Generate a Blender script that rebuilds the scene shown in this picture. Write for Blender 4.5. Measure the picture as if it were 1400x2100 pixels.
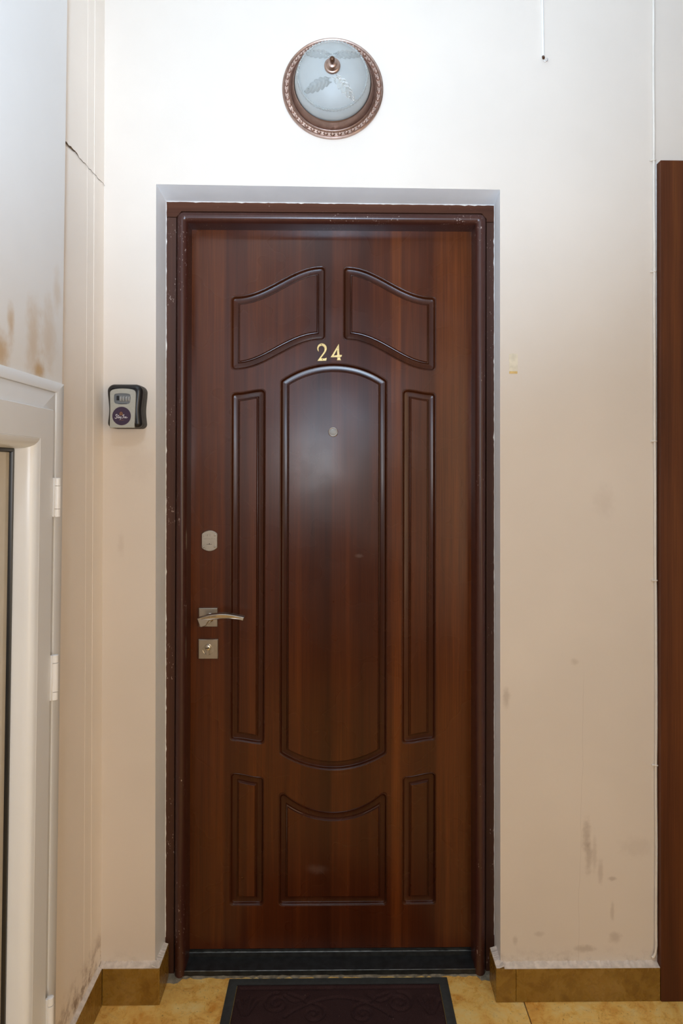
import bpy, bmesh, math, random
from mathutils import Vector, Matrix
from mathutils.geometry import tessellate_polygon

random.seed(7)
for o in list(bpy.data.objects):
    bpy.data.objects.remove(o, do_unlink=True)
S = bpy.context.scene
C = S.collection
PI = math.pi

# ------------------------------------------------------------------ camera
cam = bpy.data.cameras.new('camera')
cam.sensor_fit = 'HORIZONTAL'
cam.sensor_width = 36.0
cam.lens = 36.0                      # 24 mm equivalent, portrait frame
cam.shift_x = -0.01107
cam.shift_y = -0.06526
cam.clip_start = 0.02
cam_o = bpy.data.objects.new('camera', cam)
C.objects.link(cam_o)
cam_o.matrix_world = (Matrix.Translation((0, 0, 1.312)) @ Matrix.Rotation(-0.0132, 4, 'Z')
                      @ Matrix.Rotation(PI / 2 + 0.006, 4, 'X') @ Matrix.Rotation(0.002, 4, 'Z'))
S.camera = cam_o

# ------------------------------------------------------------------ light
w = bpy.data.worlds.new('world')
S.world = w
w.use_nodes = True
w.node_tree.nodes['Background'].inputs[0].default_value = (0.9, 0.93, 1.0, 1)
w.node_tree.nodes['Background'].inputs[1].default_value = 0.02


def lamp(name, kind, loc, energy, color, aim=None, **kw):
    l = bpy.data.lights.new(name, kind)
    l.energy = energy
    l.color = color
    for k, v in kw.items():
        setattr(l, k, v)
    o = bpy.data.objects.new(name, l)
    C.objects.link(o)
    o.location = loc
    if aim is not None:
        o.rotation_euler = (Vector(aim) - Vector(loc)).to_track_quat('-Z', 'Y').to_euler()
    return o


# hall ceiling lamp, flash head bounced off the ceiling, its bare front, an added warm fill from behind right
lamp('ceiling_lamp_light', 'POINT', (-0.22, -0.10, 2.86), 11, (0.74, 0.88, 1.0), shadow_soft_size=0.05)
lamp('bounced_flash', 'SPOT', (-0.02, -0.12, 1.46), 190, (0.535, 0.745, 1.0), aim=(-0.11, 0.88, 2.46),
     spot_size=math.radians(102), spot_blend=1.0, shadow_soft_size=0.05)
lamp('flash_spill', 'POINT', (-0.12, -0.10, 1.365), 17, (0.92, 0.946, 1.0), shadow_soft_size=0.06)
lamp('warm_fill_light', 'AREA', (1.30, -0.80, 1.25), 11.5, (1.0, 0.77, 0.504), aim=(-0.75, 1.20, 1.00), spread=math.radians(105),
     shape='RECTANGLE', size=1.6, size_y=1.8)

S.view_settings.view_transform = 'Standard'
S.view_settings.look = 'None'
S.view_settings.gamma = 1.0
S.view_settings.use_curve_mapping = False
S.view_settings.exposure = 0.0


# ------------------------------------------------------------------ node helpers
def lin(r, g, b):
    f = lambda c: (c / 255 / 12.92) if c / 255 <= 0.04045 else ((c / 255 + 0.055) / 1.055) ** 2.4
    return (f(r), f(g), f(b), 1)


class NT:
    def __init__(s, name):
        s.m = bpy.data.materials.new(name)
        s.m.use_nodes = True
        s.t = s.m.node_tree
        s.b = s.t.nodes['Principled BSDF']
        s._co = None

    def n(s, typ, **kw):
        x = s.t.nodes.new(typ)
        for k, v in kw.items():
            setattr(x, k, v)
        return x

    def put(s, sock, v):
        if hasattr(v, 'is_output') or isinstance(v, bpy.types.NodeSocket):
            s.t.links.new(v, sock)
        elif v is not None:
            sock.default_value = v

    def co(s):
        if s._co is None:
            s._co = s.n('ShaderNodeTexCoord').outputs['Object']
        return s._co

    def xyz(s):
        x = s.n('ShaderNodeSeparateXYZ')
        s.put(x.inputs[0], s.co())
        return x.outputs

    def scale(s, v, loc=(0, 0, 0), src=None):
        m = s.n('ShaderNodeMapping')
        s.put(m.inputs['Vector'], src or s.co())
        m.inputs['Scale'].default_value = v
        m.inputs['Location'].default_value = loc
        return m.outputs[0]

    def noise(s, vec, sc=1.0, det=3.0, rough=0.5, dist=0.0):
        x = s.n('ShaderNodeTexNoise')
        s.put(x.inputs['Vector'], vec)
        x.inputs['Scale'].default_value = sc
        x.inputs['Detail'].default_value = det
        x.inputs['Roughness'].default_value = rough
        x.inputs['Distortion'].default_value = dist
        return x.outputs[0]

    def math(s, op, a, b=None, c=None, clamp=False):
        x = s.n('ShaderNodeMath', operation=op, use_clamp=clamp)
        s.put(x.inputs[0], a)
        if b is not None:
            s.put(x.inputs[1], b)
        if c is not None:
            s.put(x.inputs[2], c)
        return x.outputs[0]

    def rng(s, v, a, b, c=0.0, d=1.0, smooth=True):
        x = s.n('ShaderNodeMapRange', interpolation_type='SMOOTHSTEP' if smooth else 'LINEAR')
        s.put(x.inputs[0], v)
        for i, q in enumerate((a, b, c, d)):
            x.inputs[i + 1].default_value = q
        return x.outputs[0]

    def ramp(s, v, stops):
        x = s.n('ShaderNodeValToRGB')
        s.put(x.inputs[0], v)
        e = x.color_ramp.elements
        while len(e) < len(stops):
            e.new(0.5)
        for i, (p, c) in enumerate(stops):
            e[i].position = p
            e[i].color = c
        return x.outputs[0]

    def mix(s, f, a, b, mode='MIX'):
        x = s.n('ShaderNodeMix', data_type='RGBA', blend_type=mode)
        s.put(x.inputs[0], f)
        s.put(x.inputs[6], a)
        s.put(x.inputs[7], b)
        return x.outputs[2]

    def bump(s, h, strength=0.2, dist=0.001):
        x = s.n('ShaderNodeBump')
        s.put(x.inputs['Height'], h)
        x.inputs['Strength'].default_value = strength
        x.inputs['Distance'].default_value = dist
        s.put(s.b.inputs['Normal'], x.outputs[0])

    def blob(s, c, r, soft=0.6, wob=0.0, wsc=30.0):
        """0..1 patch: an ellipsoid about c with radii r, its rim broken by noise"""
        v = s.n('ShaderNodeVectorMath', operation='SUBTRACT')
        s.put(v.inputs[0], s.co())
        v.inputs[1].default_value = c
        d = s.n('ShaderNodeVectorMath', operation='DIVIDE')
        s.put(d.inputs[0], v.outputs[0])
        d.inputs[1].default_value = r
        l = s.n('ShaderNodeVectorMath', operation='LENGTH')
        s.put(l.inputs[0], d.outputs[0])
        q = l.outputs['Value']
        if wob:
            nz = s.noise(s.co(), wsc, 4, 0.6)
            q = s.math('ADD', q, s.math('MULTIPLY', s.math('SUBTRACT', nz, 0.5), wob))
        return s.rng(q, 1.0 - soft, 1.0 + soft * 0.3, 1.0, 0.0)

    def done(s, color, rough=0.5, metal=0.0, spec=0.5, coat=0.0, coat_rough=0.1):
        s.put(s.b.inputs['Base Color'], color)
        s.put(s.b.inputs['Roughness'], rough)
        s.put(s.b.inputs['Metallic'], metal)
        s.b.inputs['Specular IOR Level'].default_value = spec
        s.b.inputs['Coat Weight'].default_value = coat
        s.b.inputs['Coat Roughness'].default_value = coat_rough
        return s.m


def m_plain(name, col, rough=0.5, metal=0.0, spec=0.5, var=0.08, sc=40.0, bump=0.0, bsc=300.0):
    t = NT(name)
    n = t.noise(t.co(), sc, 3, 0.55)
    f = t.rng(n, 0.3, 0.7, 1 - var, 1 + var)
    c = t.mix(1.0, col, f, 'MULTIPLY')
    if bump:
        t.bump(t.noise(t.co(), bsc, 2, 0.5), bump, 0.0006)
    return t.done(c, rough, metal, spec)


def m_wood(name, dark, mid, light, band=9.0, rough=0.36, seed=0.0, chips=0.0, spec=0.5, scuff=False, horiz=False, planks=None):
    t = NT(name)
    k = (lambda a, b, c: (c, b, a)) if horiz else (lambda a, b, c: (a, b, c))
    off = (seed, 0, seed * 0.37)
    bands = t.noise(t.scale(k(band, 0.01, 0.16), off), 1.0, 2.5, 0.55, 0.5)
    fig = t.noise(t.scale(k(22, 0.5, 1.5), off), 1.0, 3, 0.55, 0.5)
    fine = t.noise(t.scale(k(420, 60, 5.0), off), 1.0, 3, 0.6)
    v = t.math('ADD', t.math('MULTIPLY', bands, 0.62), t.math('MULTIPLY', fig, 0.38))
    if planks:                                       # veneer strips of different tone, side by side
        wob = t.math('MULTIPLY', t.math('SUBTRACT', t.noise(t.scale((0, 0, 2.2)), 1.0, 3), 0.5), 0.012)
        px = t.rng(t.math('ADD', t.xyz()[0], wob), -0.45, 0.40, 0.0, 1.0, False)
        pl = t.ramp(px, [((x + 0.45) / 0.85, (q, q, q, 1)) for x, q in planks])
        v = t.math('ADD', t.math('MULTIPLY', v, 0.45), t.math('ADD', t.math('MULTIPLY', pl, 0.26), 0.155))
    c = t.ramp(v, [(0.36, dark), (0.50, mid), (0.64, light)])
    # drawn-out flame figure
    wv = t.n('ShaderNodeTexWave', wave_type='BANDS', bands_direction='Z' if horiz else 'X', wave_profile='SIN')
    t.put(wv.inputs['Vector'], t.scale(k(14, 0.0, 0.9), off))
    wv.inputs['Scale'].default_value = 1.0
    wv.inputs['Distortion'].default_value = 3.5
    wv.inputs['Detail'].default_value = 1.0
    wv.inputs['Detail Scale'].default_value = 0.8
    c = t.mix(t.math('MULTIPLY', wv.outputs['Fac'], 0.16), c, dark)
    c = t.mix(t.rng(fine, 0.35, 0.7, 0.0, 0.35), c, (dark[0] * .75, dark[1] * .7, dark[2] * .7, 1))
    r = t.rng(t.noise(t.scale((3, 3, 3), off), 2.0, 2, 0.5), 0.3, 0.75, rough - 0.02, rough + 0.05)
    if scuff:
        s1 = t.blob((-0.062, 1.84, 0.245), (0.03, 0.2, 0.014), 0.9, 1.1, 60)
        s2 = t.blob((0.052, 1.84, 1.085), (0.012, 0.2, 0.006), 0.8, 1.0, 90)
        s3 = t.blob((-0.075, 1.84, 1.33), (0.05, 0.2, 0.07), 0.9, 1.6, 26)
        s = t.math('MAXIMUM', t.math('MULTIPLY', s1, 0.07), t.math('MULTIPLY', s2, 0.10))
        c = t.mix(s, c, lin(190, 170, 160))
        r = t.math('ADD', r, t.math('MULTIPLY', s3, 0.02))
    if chips:
        nz = t.noise(t.scale(k(260, 260, 110), off), 1.0, 2, 0.7)
        zone = t.noise(t.scale((9, 9, 5), off), 1.0, 2, 0.6)
        f = t.math('MULTIPLY', t.rng(nz, 0.66, 0.70), t.rng(zone, 0.52, 0.58))
        c = t.mix(t.math('MULTIPLY', f, chips), c, lin(205, 185, 175))
    t.bump(fine, 0.05, 0.0004)
    return t.done(c, r, 0, spec)


# ------------------------------------------------------------------ materials
def m_wall(name, col, kind):
    t = NT(name)
    base = t.rng(t.noise(t.co(), 1.7, 4, 0.6), 0.3, 0.7, 0.96, 1.03)
    c = t.mix(1.0, col, base, 'MULTIPLY')
    dirt = lin(118, 84, 52)
    fs = []
    if kind == 'back':
        # hand and shoe marks low on the right, a rub by the door, a grubby band over the skirting
        for cc, r, a in [((0.62, 1.71, 0.40), (0.012, .3, 0.045), .5), ((0.625, 1.71, 0.345), (0.010, .3, 0.05), .45),
                         ((0.655, 1.71, 0.31), (0.008, .3, 0.035), .35), ((0.64, 1.71, 0.355), (0.007, .3, 0.05), .3),
                         ((0.685, 1.71, 0.292), (0.012, .3, 0.006), .5), ((0.615, 1.71, 0.118), (0.03, .3, 0.010), .5),
                         ((0.69, 1.71, 0.145), (0.018, .3, 0.016), .4), ((0.685, 1.71, 0.21), (0.006, .3, 0.03), .35),
                         ((0.59, 1.71, 0.835), (0.010, .3, 0.010), .3), ((0.418, 1.71, 0.745), (0.010, .3, 0.030), .45),
                         ((0.50, 1.71, 0.155), (0.014, .3, 0.008), .3), ((0.44, 1.71, 0.14), (0.007, .3, 0.014), .35),
                         ((0.75, 1.71, 0.37), (0.05, .3, 0.03), .16), ((0.665, 1.71, 1.24), (0.03, .3, 0.045), .14),
                         ((-0.50, 1.71, 1.33), (0.06, .3, 0.05), .10), ((-0.545, 1.71, 1.13), (0.01, .3, 0.03), .16)]:
            fs.append((t.blob(cc, r, 0.8, 1.3, 70), a))
        z = t.xyz()[2]
        band = t.rng(z, 0.082, 0.13, 1.0, 0.0)
        fs.append((t.math('MULTIPLY', band, t.rng(t.noise(t.co(), 26, 5, 0.7), 0.45, 0.7)), .5))
        # hairline settling crack
        x = t.xyz()[0]
        crk = t.math('ABSOLUTE', t.math('SUBTRACT', t.math('SUBTRACT', x, t.math('MULTIPLY', z, 0.018)),
                                        t.math('ADD', 0.588, t.math('MULTIPLY', t.noise(t.scale((0, 0, 6)), 1, 3), 0.02))))
        fs.append((t.math('MULTIPLY', t.rng(crk, 0.0003, 0.0009, 1, 0), t.rng(z, 0.75, 0.85, 1, 0)), .22))
    if kind == 'white':
        ochre = lin(196, 158, 104)
        z = t.xyz()[2]
        for cc, r, a in [((-0.56, 1.245, 1.545), (.2, 0.035, 0.085), .45), ((-0.56, 1.12, 1.51), (.2, 0.04, 0.04), .75),
                         ((-0.56, 1.16, 1.56), (.2, 0.014, 0.035), .6), ((-0.56, 1.31, 1.57), (.2, 0.035, 0.07), .34),
                         ((-0.56, 1.27, 1.50), (.2, 0.03, 0.02), .8), ((-0.56, 1.345, 1.66), (.2, 0.02, 0.05), .28)]:
            c = t.mix(t.math('MULTIPLY', t.blob(cc, r, 0.95, 1.5, 26), a), c, ochre)
    if kind == 'side':
        z = t.xyz()[2]
        band = t.rng(z, 0.10, 0.20, 1.0, 0.0)
        fs.append((t.math('MULTIPLY', band, t.rng(t.noise(t.co(), 30, 5, 0.7), 0.42, 0.66)), .8))
    for f, a in fs:
        c = t.mix(t.math('MULTIPLY', f, a * (0.6 if kind == 'back' else 1.0)), c, dirt)
    n = t.math('ADD', t.noise(t.co(), 120, 3, 0.6), t.math('MULTIPLY', t.noise(t.co(), 14, 3, 0.5), 1.5))
    t.bump(n, 0.10, 0.0012)
    return t.done(c, 0.55, 0, 0.35)


BEIGE = (0.74, 0.655, 0.57, 1)
M_WALL = m_wall('beige_wall_paint', BEIGE, 'back')
M_SIDE = m_wall('brightened_beige_side_paint', (0.92, 0.83, 0.735, 1), 'side')  # same beige paint, colour lightened to stand in for missing side light
M_WHITEWALL = m_wall('white_wall_paint', (0.80, 0.775, 0.745, 1), 'white')
M_HALL = m_wall('hall_paint', (0.26, 0.20, 0.15, 1), 'hall')
M_REVEAL = m_plain('white_reveal_paint', (0.91, 0.915, 0.92, 1), 0.5, 0, 0.4, 0.03, 8, 0.1, 160)
M_CEIL = m_plain('ceiling_paint', (0.82, 0.82, 0.81, 1), 0.7, 0, 0.2, 0.02, 4)
M_CAULK = m_plain('white_caulk', (0.80, 0.77, 0.72, 1), 0.7, 0, 0.2, 0.1, 90)
M_PLASTER = m_plain('rough_plaster', (0.70, 0.61, 0.53, 1), 0.8, 0, 0.2, 0.13, 70, 0.4, 240)
M_PVC = m_plain('white_plastic', (0.80, 0.81, 0.82, 1), 0.30, 0, 0.5, 0.02, 5)
M_HINGE = m_plain('white_hinge_plastic', (0.80, 0.79, 0.78, 1), 0.3, 0, 0.5, 0.02, 5)
M_GASKET = m_plain('black_gasket_rubber', (0.012, 0.012, 0.012, 1), 0.35, 0, 0.5, 0.1, 60)
M_DARK = m_plain('dark_gap', (0.012, 0.009, 0.008, 1), 0.8, 0, 0.1, 0.1, 60)

D1, D2, D3 = (0.028, 0.0056, 0.0018, 1), (0.075, 0.0165, 0.0042, 1), (0.148, 0.0365, 0.0072, 1)
STRIPS = [(-.42, .66), (-.315, .74), (-.305, .34), (-.25, .38), (-.244, .66), (-.20, .58), (-.155, .52), (-.108, .48), (-.10, .30), (-.026, .20), (-.018, .56), (.055, .42), (.12, .46),
          (.138, .5), (.142, .84), (.162, .78), (.168, .38), (.25, .32), (.262, .72), (.37, .80)]
M_DOOR = m_wood('mahogany_veneer', D1, D2, D3, 9.0, 0.27, 0.0, 0, 0.40, True, False, STRIPS)
M_GROOVE = m_wood('glossy_groove_foil', (0.034, 0.0085, 0.0036, 1), (0.052, 0.0135, 0.0052, 1), (0.072, 0.0195, 0.0066, 1), 9.0, 0.25, 0.0, 0, 0.32)
M_FRAME = m_wood('frame_veneer', (0.048, 0.018, 0.011, 1), (0.070, 0.027, 0.016, 1), (0.095, 0.037, 0.021, 1), 20, 0.42, 4.1, 0.55, 0.3)
M_FRAMEH = m_wood('frame_veneer_flat', (0.060, 0.022, 0.013, 1), (0.090, 0.034, 0.019, 1), (0.125, 0.050, 0.027, 1), 20, 0.5, 5.3, 0.2, 0.12, horiz=True)
M_BEAD = m_wood('glossy_bead_veneer', (0.052, 0.015, 0.010, 1), (0.060, 0.018, 0.0125, 1), (0.068, 0.021, 0.0145, 1), 3, 0.30, 2.3, 0.75)
M_CASING = m_wood('casing_veneer', (0.055, 0.015, 0.005, 1), (0.10, 0.028, 0.009, 1), (0.15, 0.045, 0.012, 1), 26, 0.5, 8.8, 0, 0.25)

M_NICKEL = m_plain('satin_nickel', (0.52, 0.47, 0.40, 1), 0.34, 1.0, 0.5, 0.05, 60)
M_NICKEL2 = m_plain('bright_nickel', (0.66, 0.62, 0.55, 1), 0.22, 1.0, 0.5, 0.05, 60)
M_BRASS = m_plain('polished_brass', (0.80, 0.56, 0.24, 1), 0.28, 1.0, 0.5, 0.10, 160)
M_CHROME = m_plain('chrome', (0.90, 0.90, 0.91, 1), 0.32, 1.0, 0.5, 0.03, 60)
M_BLACKSTEEL = m_plain('black_painted_steel', (0.014, 0.016, 0.017, 1), 0.42, 0, 0.5, 0.5, 55, 0.15, 200)
M_STEELEDGE = m_plain('worn_steel_edge', (0.16, 0.16, 0.15, 1), 0.35, 0.9, 0.5, 0.5, 40)
M_CEMENT = m_plain('grey_cement', (0.22, 0.19, 0.14, 1), 0.9, 0, 0.2, 0.35, 70, 0.6, 200)
M_WIRE = m_plain('cream_cable_sheath', (0.80, 0.74, 0.66, 1), 0.45, 0, 0.4, 0.04, 30)
M_WIREW = m_plain('white_cable_sheath', (0.88, 0.88, 0.87, 1), 0.45, 0, 0.4, 0.03, 30)
M_COPPER = m_plain('dull_copper', (0.10, 0.045, 0.022, 1), 0.4, 0.6, 0.5, 0.2, 300)


def m_bronze():
    t = NT('antique_copper')
    n = t.noise(t.scale((60, 60, 60)), 1.0, 4, 0.6)
    c = t.ramp(n, [(0.3, (0.36, 0.25, 0.205, 1)), (0.7, (0.52, 0.375, 0.31, 1))])
    return t.done(c, 0.38, 1.0)


M_BRONZE = m_bronze()
M_BRONZED = m_plain('dark_copper', (0.30, 0.205, 0.17, 1), 0.36, 1.0, 0.5, 0.1, 60)


def m_glass(name, col, rough, trans, ior=1.45):
    t = NT(name)
    t.b.inputs['Transmission Weight'].default_value = trans
    t.b.inputs['IOR'].default_value = ior
    n = t.noise(t.co(), 400, 2, 0.5)
    t.bump(n, 0.04, 0.0003)
    return t.done(t.mix(1.0, col, t.rng(t.noise(t.co(), 30, 2), 0.3, 0.7, 0.97, 1.02), 'MULTIPLY'), rough)


M_FROST = m_glass('frosted_glass', (0.64, 0.655, 0.635, 1), 0.5, 0.45)
M_CLEAR = m_glass('clear_relief_glass', (0.90, 0.92, 0.90, 1), 0.04, 0.80)
M_PANE = m_glass('window_pane_glass', (0.70, 0.62, 0.50, 1), 0.05, 0.25)  # beige of the reflected room is put into the base colour
M_LENS = m_glass('peephole_lens', (0.40, 0.41, 0.42, 1), 0.06, 0.1)


def m_tile(name, a, b, c3, rough, spots=0.5):
    t = NT(name)
    oi = t.n('ShaderNodeObjectInfo').outputs['Random']
    off = t.n('ShaderNodeVectorMath', operation='ADD')
    t.put(off.inputs[0], t.co())
    cmb = t.n('ShaderNodeCombineXYZ')
    for i in range(3):
        t.put(cmb.inputs[i], t.math('MULTIPLY', oi, 7.0 + 3 * i))
    t.put(off.inputs[1], cmb.outputs[0])
    v = off.outputs[0]
    n1 = t.noise(v, 9, 6, 0.62, 0.9)
    n2 = t.noise(v, 34, 5, 0.7, 0.6)
    f = t.math('ADD', t.math('MULTIPLY', n1, 0.6), t.math('MULTIPLY', n2, 0.4))
    c = t.ramp(f, [(0.36, a), (0.50, b), (0.64, c3)])
    vein = t.math('ABSOLUTE', t.math('SUBTRACT', t.noise(v, 14, 5, 0.65, 1.2), 0.5))
    c = t.mix(t.rng(vein, 0.0, 0.02, 0.45 * spots, 0.0), c, (a[0] * .45, a[1] * .35, a[2] * .35, 1))
    sp = t.noise(v, 150, 3, 0.6)
    c = t.mix(t.rng(sp, 0.63, 0.70, 0.0, spots), c, (0.09, 0.035, 0.012, 1))
    return t.done(c, t.rng(n2, 0.3, 0.7, rough - .05, rough + .1), 0, 0.5)


M_TILE = m_tile('ochre_floor_tile', (0.70, 0.30, 0.045, 1), (0.90, 0.56, 0.15, 1), (0.92, 0.70, 0.29, 1), 0.28)
M_SKIRT = m_tile('brown_skirting_tile', (0.18, 0.083, 0.010, 1), (0.27, 0.145, 0.020, 1), (0.33, 0.190, 0.042, 1), 0.25, 0.6)
M_GROUT = m_plain('dark_grout', (0.055, 0.045, 0.032, 1), 0.9, 0, 0.2, 0.3, 60)

M_MATRUB = m_plain('slate_rubber', (0.042, 0.045, 0.044, 1), 0.55, 0, 0.4, 0.15, 80, 0.2, 300)


def m_carpet():
    t = NT('plum_brown_carpet')
    n = t.noise(t.co(), 520, 3, 0.7)
    n2 = t.noise(t.co(), 24, 3, 0.6)
    c = t.ramp(n, [(0.3, (0.016, 0.008, 0.008, 1)), (0.7, (0.062, 0.031, 0.031, 1))])
    c = t.mix(t.rng(n2, 0.4, 0.7, 0, 0.35), c, (0.055, 0.028, 0.026, 1))
    lint = t.noise(t.co(), 210, 1, 0.5)
    c = t.mix(t.rng(lint, 0.80, 0.83, 0, 0.7), c, lin(180, 160, 140))
    t.bump(n, 0.6, 0.002)
    return t.done(c, 0.95, 0, 0.1)


M_CARPET = m_carpet()
M_BOXBODY = m_plain('grey_black_plastic', (0.040, 0.037, 0.033, 1), 0.55, 0, 0.4, 0.1, 60, 0.1, 500)
M_BOXBLACK = m_plain('black_rubber', (0.010, 0.010, 0.011, 1), 0.36, 0, 0.5, 0.1, 60)
M_BOXSILVER = m_plain('silver_painted_metal', (0.44, 0.435, 0.385, 1), 0.42, 0.35, 0.5, 0.04, 120)
M_BOXBLUE = m_plain('blue_grey_plastic', (0.17, 0.185, 0.20, 1), 0.42, 0.2, 0.5, 0.06, 60)
M_DIAL = m_plain('pale_dial_plastic', (0.42, 0.42, 0.41, 1), 0.4, 0, 0.5, 0.12, 300)
M_PURPLE = m_plain('purple_sticker', (0.042, 0.022, 0.050, 1), 0.5, 0, 0.4, 0.05, 90)
M_WHITEINK = m_plain('white_ink', (0.80, 0.78, 0.80, 1), 0.6, 0, 0.2, 0.02, 60)
M_GOLDINK = m_plain('gold_ink', (0.42, 0.20, 0.055, 1), 0.6, 0, 0.2, 0.05, 60)
M_TAPE = m_plain('yellowed_tape', (0.70, 0.63, 0.50, 1), 0.30, 0, 0.5, 0.08, 70, 0.2, 200)
M_GLUE = m_plain('ochre_adhesive', (0.68, 0.47, 0.18, 1), 0.5, 0, 0.4, 0.1, 160)


# ------------------------------------------------------------------ mesh helpers
def prop(o, label=None, cat=None, group=None, kind=None):
    for k, v in (('label', label), ('category', cat), ('group', group), ('kind', kind)):
        if v:
            o[k] = v
    return o


def link(name, me, mats, parent=None):
    o = bpy.data.objects.new(name, me)
    C.objects.link(o)
    if mats is not None and not me.materials:
        for m in (mats if isinstance(mats, (list, tuple)) else [mats]):
            me.materials.append(m)
    if parent is not None:
        o.parent = parent
        mw = parent_world(parent)
        o.matrix_parent_inverse = mw.inverted()
    return o


def parent_world(p):
    m = p.matrix_basis.copy()
    q = p
    while q.parent:
        m = q.parent.matrix_basis @ (q.matrix_parent_inverse @ m) if False else (parent_world(q.parent) @ q.matrix_parent_inverse @ q.matrix_basis)
        return m
    return m


def empty(name, loc, label=None, cat=None, group=None, kind=None):
    o = bpy.data.objects.new(name, None)
    C.objects.link(o)
    o.location = loc
    return prop(o, label, cat, group, kind)


def bm_obj(name, bm, mats, parent=None, smooth=35, merge=True, flat=0):
    if merge:
        bmesh.ops.remove_doubles(bm, verts=bm.verts, dist=1e-6)
    bmesh.ops.recalc_face_normals(bm, faces=bm.faces)
    me = bpy.data.meshes.new(name)
    bm.to_mesh(me)
    bm.free()
    if smooth:
        for p in me.polygons:
            p.use_smooth = not (flat and p.area > flat)
        me.set_sharp_from_angle(angle=math.radians(smooth))
    return link(name, me, mats, parent)


def add_box(bm, x0, x1, y0, y1, z0, z1, bev=0.0, seg=2, mat=0):
    t = bmesh.new()
    bmesh.ops.create_cube(t, size=1.0)
    for v in t.verts:
        v.co = Vector(((x0 + x1) / 2 + v.co.x * (x1 - x0), (y0 + y1) / 2 + v.co.y * (y1 - y0), (z0 + z1) / 2 + v.co.z * (z1 - z0)))
    if bev:
        bmesh.ops.bevel(t, geom=list(t.edges), offset=bev, segments=seg, affect='EDGES', profile=0.5)
    for f in t.faces:
        f.material_index = mat
    me = bpy.data.meshes.new('tmp')
    t.to_mesh(me)
    t.free()
    bm.from_mesh(me)
    bpy.data.meshes.remove(me)
    return bm


def box(name, x0, x1, y0, y1, z0, z1, mat, parent=None, bev=0.0, seg=2):
    return bm_obj(name, add_box(bmesh.new(), x0, x1, y0, y1, z0, z1, bev, seg), mat, parent)


def extrude(bm, outer, holes, y0, y1, bev=0.0, mat=0):
    """outline in (x, z) with holes, extruded along Y from y0 (front) to y1; a plain chamfer on the front rim"""
    loops = [outer] + list(holes)
    tri = tessellate_polygon([[Vector((a, b, 0)) for a, b in l] for l in loops])
    ins = [offset_closed(l, bev) if bev else l for l in loops]
    flat_f = [bm.verts.new((a, y0, b)) for l in ins for a, b in l]
    flat_b = [bm.verts.new((a, y1, b)) for l in loops for a, b in l]
    mids = [bm.verts.new((a, y0 + bev, b)) for l in loops for a, b in l] if bev else flat_f
    fs = []

    def mk(vs):
        if len(set(vs)) == len(vs):
            try:
                f = bm.faces.new(vs)
                f.material_index = mat
                fs.append(f)
            except ValueError:
                pass
    for t in tri:
        mk([flat_f[i] for i in t])
        mk([flat_b[i] for i in reversed(t)])
    k = 0
    for l in loops:
        n = len(l)
        for i in range(n):
            a, b = k + i, k + (i + 1) % n
            if bev:
                mk([flat_f[a], flat_f[b], mids[b], mids[a]])
            mk([mids[a], mids[b], flat_b[b], flat_b[a]])
        k += n
    return bm


def area2(l):
    return sum(l[i][0] * l[(i + 1) % len(l)][1] - l[(i + 1) % len(l)][0] * l[i][1] for i in range(len(l)))


def offset_closed(l, d):
    """inset a closed outline by d (works for either winding)"""
    s = 1 if area2(l) > 0 else -1
    n = len(l)
    out = []
    for i in range(n):
        p, c, q = Vector(l[i - 1]), Vector(l[i]), Vector(l[(i + 1) % n])
        a, b = (c - p), (q - c)
        a = a.normalized() if a.length > 1e-9 else b.normalized()
        b = b.normalized() if b.length > 1e-9 else a
        na, nb = Vector((-a.y, a.x)) * s, Vector((-b.y, b.x)) * s
        k = max(0.35, 1 + na.dot(nb))
        m = (na + nb) / k
        out.append((c.x + m.x * d, c.y + m.y * d))
    return out


def ring(cx, cz, r, n=32, a0=0.0, rz=None):
    return [(cx + r * math.cos(a0 + 2 * PI * i / n), cz + (rz or r) * math.sin(a0 + 2 * PI * i / n)) for i in range(n)]


def lathe(bm, prof, cx, cz, y0, n=64, mat=0):
    """profile of (radius, distance out of the wall) turned about an axis along Y; out of the wall is -Y"""
    rows = []
    for r, h in prof:
        if r < 1e-6:
            rows.append([bm.verts.new((cx, y0 - h, cz))])
        else:
            rows.append([bm.verts.new((cx + r * math.cos(2 * PI * i / n), y0 - h, cz + r * math.sin(2 * PI * i / n))) for i in range(n)])
    for a, b in zip(rows, rows[1:]):
        for i in range(n):
            j = (i + 1) % n
            if len(a) == 1 and len(b) == 1:
                continue
            vs = [a[0], b[j], b[i]] if len(a) == 1 else ([a[i], a[j], b[0]] if len(b) == 1 else [a[i], a[j], b[j], b[i]])
            f = bm.faces.new(vs)
            f.material_index = mat
    return bm


def tube(bm, pts, r, n=8, mat=0, flat=1.0):
    pts = [Vector(p) for p in pts]
    rr = r if isinstance(r, (list, tuple)) else [r] * len(pts)
    rows = []
    ref = None
    for i, p in enumerate(pts):
        t = (pts[min(i + 1, len(pts) - 1)] - pts[max(i - 1, 0)]).normalized()
        if ref is None:
            ref = t.orthogonal().normalized()
        u = (ref - t * ref.dot(t)).normalized()
        ref = u
        v = t.cross(u)
        rows.append([bm.verts.new(p + (u * math.cos(2 * PI * k / n) + v * math.sin(2 * PI * k / n) * flat) * rr[i]) for k in range(n)])
    for a, b in zip(rows, rows[1:]):
        for k in range(n):
            f = bm.faces.new([a[k], a[(k + 1) % n], b[(k + 1) % n], b[k]])
            f.material_index = mat
    for row in (rows[0], rows[-1]):
        f = bm.faces.new(row)
        f.material_index = mat
    return bm


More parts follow.
